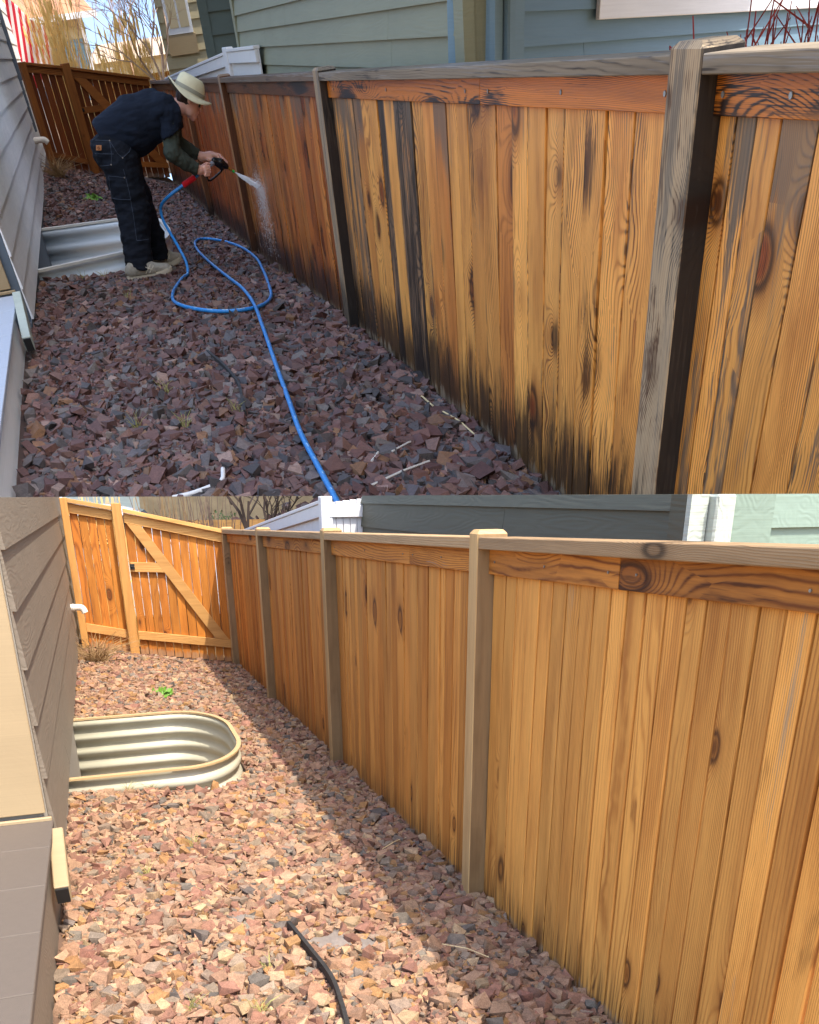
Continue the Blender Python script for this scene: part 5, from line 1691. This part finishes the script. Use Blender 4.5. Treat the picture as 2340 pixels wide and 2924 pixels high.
# spray gun (held)
go = Vector((1.50, 12.72, -1.03))
gun = thing('spray_gun', 'black pressure washer spray gun with grey grip held by the person', 'spray gun', UPPER @ T(go))
def R(*p): return Vector(p) - go
part('grip', MB().tube([R(1.36, 12.63, -1.062), R(1.44, 12.68, -1.034), R(1.52, 12.72, -1.008)], .024, 12, True, [.021, .024, .022]).build('grip', smooth=False), GREYP, gun)
V, Fq = blob([('c', (1.525, 12.72, -.995), (1.60, 12.73, -1.02), .03, .036, .02), ('c', (1.60, 12.73, -1.02), (1.655, 12.735, -1.062), .036, .028, .02), ('c', (1.53, 12.72, -1.02), (1.60, 12.73, -1.075), .018, .022, .02)], .006)
part('trigger_housing', mesh('trigger_housing', V - np.array(go), Fq.tolist(), True), BLK, gun)
part('trigger_guard', MB().tube(spline([R(1.40, 12.68, -1.118), R(1.405, 12.68, -1.145), R(1.43, 12.69, -1.160), R(1.51, 12.71, -1.132), R(1.59, 12.73, -1.095)], 5), .011, 8).build('trigger_guard', smooth=True), BLK, gun)
part('nozzle', MB().tube([R(1.66, 12.735, -1.07), R(1.675, 12.735, -1.08), R(1.676, 12.735, -1.081), R(1.695, 12.735, -1.094), R(1.696, 12.735, -1.095), R(1.715, 12.735, -1.109)], .014, 10, True, [.011, .011, .016, .016, .011, .011]).build('nozzle'), BRASS, gun)
part('spray_tip', MB().tube([R(1.713, 12.735, -1.108), R(1.735, 12.735, -1.124)], .014, 10).build('spray_tip'), GRN, gun)

# hose
hp = [(1.30, 12.60, -1.085), (1.252, 12.62, -1.104), (1.113, 12.64, -1.156), (.943, 12.66, -1.225), (.83, 12.75, -1.30), (.795, 12.78, -1.37), (.795, 12.66, -1.463), (.83, 12.48, -1.568), (.872, 12.25, -1.69), (.90, 12.15, -1.80), (.88, 12.05, -1.89)]
gp = [(.80, 11.8), (.69, 11.3), (.59, 10.75), (.55, 10.2), (.66, 9.75), (.92, 9.4), (1.25, 9.43), (1.47, 9.9), (1.62, 10.9), (1.76, 12.1), (1.86, 13.2), (1.86, 14.4), (1.72, 15.2), (1.5, 15.55), (1.33, 15.25), (1.25, 14.3), (1.25, 12.9), (1.28, 11.5), (1.27, 10.4), (1.227, 9.4), (1.11, 8.2), (1.013, 7.2), (.915, 6.2), (.846, 5.5), (.815, 4.9), (.79, 4.35), (.77, 4.1)]
for i, (x, y) in enumerate(gp):
    hp.append((x, y, float(g1(x, y)) + .066 + (.035 if 18 <= i <= 20 else 0)))
P = spline(hp, 7)
h0 = Vector(hp[len(hp) // 2])
hose = thing('pressure_hose', 'blue pressure hose looping over the damp gravel to the spray gun', 'hose', UPPER @ T(h0))
part('tube', MB().tube([p - h0 for p in P], .0165, 10).build('tube', smooth=True), BLUE.mat, hose)
pm = MB()
for k in range(70, len(P) - 8, 3):
    t_ = (P[k + 1] - P[k]).normalized()
    q = P[k] - h0 + Vector((0, -.006, .0135))
    pm.tube([q, q + t_ * random.uniform(.02, .07)], .0042, 5)
part('printed_marking', pm.build('printed_marking'), flat('pale_print', lin(170, 204, 226), .5, .3, 60), hose, kind='stuff')
rd = [Vector((1.262, 12.617, -1.10)) + (Vector((1.105, 12.642, -1.159)) - Vector((1.262, 12.617, -1.10))) * t for t in np.linspace(0, 1, 25)]
part('coil_guard', MB().tube([p - h0 for p in rd], .03, 10, True, [.027 + .005 * (k % 2) for k in range(25)]).build('coil_guard'), REDP, hose)
part('coupling', MB().tube([Vector((1.34, 12.60, -1.07)) - h0, Vector((1.255, 12.617, -1.103)) - h0], .013, 10).build('coupling'), NAIL, hose)

# water jet and the sheet of spray running down the boards
WAT = NB('water_spray')
WAT.p('Base Color', (.92, .94, .96, 1)); WAT.p('Roughness', .4); WAT.p('Alpha', .4)
r_ = random.Random(4)
jt = Vector((1.737, 12.735, -1.126)); je = Vector((1.965, 12.56, -1.275))
wj = thing('water_jet', 'white jet of water hitting the wet fence and running down', 'water', UPPER @ T(jt))
dj = je - jt; sj = Vector((0, 0, 1)).cross(dj).normalized(); uj = dj.cross(sj).normalized()
mj = MB()
for i in range(520):
    t0 = r_.random() * .35 if i % 2 else r_.random() * .8; t1 = min(1, t0 + r_.uniform(.2, .65))
    a, q = r_.uniform(0, 6.28), r_.gauss(0, .5)
    f_ = lambda t: dj * t + (sj * math.cos(a) + uj * math.sin(a)) * q * (.004 + .034 * t)
    mj.tube([f_(t0), f_(t1)], r_.uniform(.0010, .0022), 3, False)
WJ = NB('jet_water'); WJ.p('Base Color', (.95, .96, .97, 1)); WJ.p('Roughness', .4); WJ.p('Alpha', .45)
part('jet', mj.build('jet'), WJ.mat, wj, kind='stuff')
mj = MB()
def drop(p, s_):
    k = len(mj.v)
    mj.v += [tuple(p + Vector(q) * s_) for q in ((1, 0, 0), (-.5, .87, 0), (-.5, -.87, 0), (0, 0, 1.6), (0, 0, -1.6))]
    mj.f.extend([(k, k + 1, k + 3), (k + 1, k + 2, k + 3), (k + 2, k, k + 3), (k + 1, k, k + 4), (k + 2, k + 1, k + 4), (k, k + 2, k + 4)])
for i in range(3600):
    fall = abs(r_.gauss(0, .28))
    if fall > .66: continue
    y = 12.5 - fall * .10 + r_.gauss(0, .10 + .22 * fall)
    x = 1.83 + .0137 * y - abs(r_.gauss(.02, .03 + .05 * fall))
    drop(Vector((x, y, -1.27 - fall)) - jt, r_.uniform(.0012, .0034))
for i in range(1800):
    d_ = Vector((-abs(r_.gauss(0, .04)), r_.gauss(0, .16), r_.gauss(.01, .07)))
    drop(Vector((1.985, 12.5, -1.27)) + d_ - jt, r_.uniform(.001, .0028))
part('mist', mj.build('mist'), WAT.mat, wj, kind='stuff')
